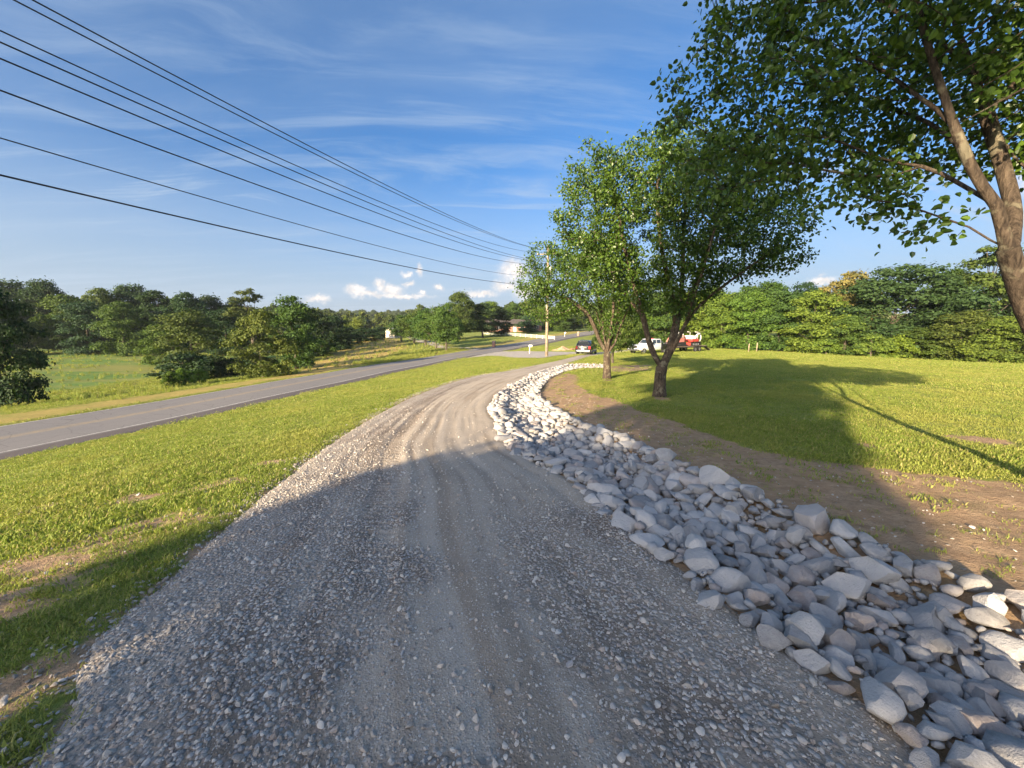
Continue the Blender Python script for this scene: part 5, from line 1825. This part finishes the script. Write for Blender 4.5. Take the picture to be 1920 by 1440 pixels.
def shed():
    p = gnd(738, 630.0)
    Y = 118.0
    x = (738 - 960) / F * Y
    o = thing('garden_shed', 'small cream garden shed with a barn roof past the young trees', 'shed', (x, Y, hz(x, Y) + .02), R(-10))
    w, d = 2.9, 3.2
    prof = [(-w / 2, 0), (w / 2, 0), (w / 2, 1.9), (w * .33, 2.55), (0, 2.85), (-w * .33, 2.55), (-w / 2, 1.9)]
    MB().loft([[(q[0], -d / 2, q[1]) for q in prof], [(q[0], d / 2, q[1]) for q in prof]]).build('wall', M['cream'], o)
    r = MB()
    for a, b in zip(prof[2:6], prof[3:7]):
        r.add([(a[0] * 1.04, -d / 2 - .12, a[1] + .03), (b[0] * 1.04, -d / 2 - .12, b[1] + .03), (b[0] * 1.04, d / 2 + .12, b[1] + .03), (a[0] * 1.04, d / 2 + .12, a[1] + .03),
               (a[0] * 1.04, -d / 2 - .12, a[1] + .09), (b[0] * 1.04, -d / 2 - .12, b[1] + .09), (b[0] * 1.04, d / 2 + .12, b[1] + .09), (a[0] * 1.04, d / 2 + .12, a[1] + .09)],
              [(3, 2, 1, 0), (4, 5, 6, 7), (0, 1, 5, 4), (1, 2, 6, 5), (2, 3, 7, 6), (3, 0, 4, 7)])
    r.build('roof', M['white_board'], o)
    for s in (-1, 1):
        dd = MB().box((s * .46, -d / 2 - .02, .95), (.86, .05, 1.8)).build('door', M['white_board'], o)
        MB().box((s * .1, -d / 2 - .06, .95), (.04, .04, .2)).build('handle', M['steel'], dd)


shed()


def fence():
    A = at(905, 620, 122); B = at(1040, 627, 100)
    x0, y0, x1, y1 = A[0], A[1], B[0], B[1]
    o = thing('board_fence', 'white three board fence along the lawn across the road', 'fence', (x0, y0, hz(x0, y0)))
    n = 14
    P = [(x0 + (x1 - x0) * k / n, y0 + (y1 - y0) * k / n) for k in range(n + 1)]
    Z = [hz(*p) for p in P]
    L = Vector((x0, y0, hz(x0, y0)))
    for p, z in zip(P, Z):
        MB().box((p[0] - L.x, p[1] - L.y, z - L.z + .45), (.12, .12, 1.05)).build('post', M['white_board'], o)
    for k in range(n):
        for h in (.25, .55, .85):
            a = Vector((P[k][0], P[k][1], Z[k] + h)) - L; b = Vector((P[k + 1][0], P[k + 1][1], Z[k + 1] + h)) - L
            d = b - a
            rot = d.to_track_quat('X', 'Z').to_matrix()
            MB().box((a + b) / 2 + Vector((0, -.09, 0)), (d.length, .035, .11), rot).build('rail', M['white_board'], o)


fence()


def brick_box(u, v, Y, label, mat):
    x = (u - 960) / F * Y
    o = thing('letter_box_pillar', label, 'mailbox', (x, Y, hz(x, Y)), R(-15))
    MB().box((0, 0, .55), (.55, .6, 1.3)).build('pillar', mat, o, bevel=.01)
    MB().box((0, 0, 1.24), (.66, .7, .08)).build('cap', M['lane_gravel'], o, bevel=.01)
    bx = MB().tube([(0, -.36, .92), (0, .2, .92)], .13, 12).build('box', M['black_paint'], o, True)
    MB().box((0, -.37, .92), (.18, .02, .18)).build('door', M['steel'], bx)


def post_box(u, Y, label):
    x = (u - 960) / F * Y
    o = thing('post_letter_box', label, 'mailbox', (x, Y, hz(x, Y)), R(70))
    MB().box((0, 0, .5), (.12, .12, 1.2)).build('post', M['white_board'], o)
    MB().box((0, -.12, 1.06), (.12, .5, .06)).build('arm', M['white_board'], o)
    b = MB().prism([(-.42, 1.09), (.12, 1.09), (.12, 1.26), (.08, 1.33), (-.38, 1.33), (-.42, 1.26)], -.09, .09).build('box', M['white_paint'], o, bevel=.01)
    MB().box((.1, -.05, 1.3), (.015, .12, .08)).build('flag', M['red_paint'], b)


brick_box(926, 647, 78, 'brick letter box pillar on the grass across the road', M['brick'])
brick_box(1083, 627, 118, 'brick letter box pillar far up the road beyond the white one', M['brick'])
post_box(993, 57, 'white letter box on a post beside the gravel apron')
post_box(1058, 112, 'white letter box on a post far up the road by the trees')

# heap of soil with cut logs near the parked car
def soil_heap():
    x, y = MOUND[0], MOUND[1]
    r = np.random.default_rng(3)
    n, m = 26, 9
    V = []
    for i in range(m):
        q = i / (m - 1)
        for k in range(n):
            a = 2 * math.pi * k / n
            rad = q * (1.5 + .25 * math.sin(3 * a) + .15 * math.cos(5 * a + 1))
            h = .62 * (1 - q) ** 1.1 * (1 + .25 * math.sin(2 * a)) + .05 * r.normal() * (1 - q)
            V.append((rad * math.cos(a) * 1.3, rad * math.sin(a), h - .12 * (q == 1)))
    Fc = [(i * n + k, i * n + (k + 1) % n, (i + 1) * n + (k + 1) % n, (i + 1) * n + k) for i in range(m - 1) for k in range(n)]
    o = link('soil_heap', mesh_np('soil_heap', V, Fc, True), None, M['dirtpile'])
    o.location = (x, y, hz(x, y))
    tag(o, 'low heap of tan soil on the grass near the parked black car', 'soil heap')
    for k, (dx_, l, rd, an, lab) in enumerate([(1.9, 1.3, .17, .5, 'short dark log propped against the soil heap'), (2.5, 1.0, .14, -.4, 'pale cut log lying past the soil heap'), (3.0, .9, .2, .9, 'stubby log end farthest from the soil heap')]):
        lo = MB().tube([(-l / 2, 0, 0), (0, .04, .02), (l / 2, 0, .0)], [rd, rd * .95, rd * .88], 12).build('log', M['log'], None, True, .01)
        lo.location = (x + dx_, y + .2 * k, hz(x + dx_, y) + rd * .9); lo.rotation_euler = (0, R(-8 * k), an)
        tag(lo, lab, 'log')


soil_heap()
# two weathered posts in front of the sunlit trees
for u, lab in ((1403, 'weathered wooden post before the sunlit trees, left of a pair'), (1418, 'weathered wooden post before the sunlit trees, slightly taller of a pair')):
    Y = 60.0
    x = (u - 960) / F * Y
    o = MB().tube([(0, 0, -.2), (0, 0, 1.0), (.02, 0, 1.25 + .2 * (u > 1410))], [.08, .075, .06], 8).build('fence_post', M['wood_pole'], None, True)
    o.location = (x, Y, hz(x, Y)); tag(o, lab, 'post')
# scattered stones left on the soil and the bank
def soil_stones():
    rr = np.random.default_rng(61)
    kinds = [source('soil_stone_shape', rock_mesh('soil_stone_shape', 700 + k, 2, 9, (1, .75, .5), .05), M['pebble']) for k in range(4)]
    n = 9000
    x = rr.uniform(1.5, 12, n); y = rr.uniform(.5, 13, n)
    d = sdf(x, y, dirt_poly)
    b = sdf(x, y, bed_poly)
    k = (d < .3) & (b > .02) & (rr.random(n) < np.clip(.75 - b * .35, .10, 1))
    x, y = x[k], y[k]
    x2 = np.concatenate([p[0] + rr.normal(0, r * .5, 50) for p, r in BARE]); y2 = np.concatenate([p[1] + rr.normal(0, r * .5, 50) for p, r in BARE])
    ok = sdf(x2, y2, drive_poly) > .05
    x = np.concatenate([x, x2[ok]]); y = np.concatenate([y, y2[ok]])
    NS = 7000
    sel = rr.integers(20, 150, NS)
    off = np.abs(rr.normal(0, .17, NS)) - .05
    x3 = dl[sel, 0] - off + rr.normal(0, .08, NS); y3 = dl[sel, 1] + rr.normal(0, .12, NS)
    ok = (sdf(x3, y3, drive_poly) > -.05) & (y3 > .3)
    x = np.concatenate([x, x3[ok]]); y = np.concatenate([y, y3[ok]])
    n = len(x)
    s = rr.uniform(.006, .017, n) * (1 + .9 * (rr.random(n) > .95))
    P = np.stack([x, y, G(x, y) + s * .25], 1)
    o = scatter('soil_stones', P, np.stack([rr.normal(0, .3, n), rr.normal(0, .3, n), rr.uniform(0, 6.28, n)], 1), s[:, None] * rr.uniform(.8, 1.25, (n, 3)), kinds, rr.integers(0, 4, n))
    tag(o, 'small stones and clods strewn over the bare soil', 'stones')


soil_stones()


# ------------------------------------------------------------------ thin summer haze in the air
def haze():
    b = MB().box((0, 620, 10), (3560, 2300, 76))
    m = bpy.data.materials.new('haze'); m.use_nodes = True
    m.node_tree.nodes.clear()
    t = NT(m.node_tree)
    v = t.n('ShaderNodeVolumePrincipled', {'Color': (.80, .88, 1.0, 1), 'Density': .00017, 'Anisotropy': .1})
    t.n('ShaderNodeOutputMaterial', {'Volume': v.outputs[0]})
    o = b.build('haze', m)
    o['kind'] = 'stuff'
    tag(o, 'thin pale blue summer haze over the far hills', 'haze')


haze()
sc.cycles.volume_bounces = 0
sc.cycles.volume_step_rate = 20
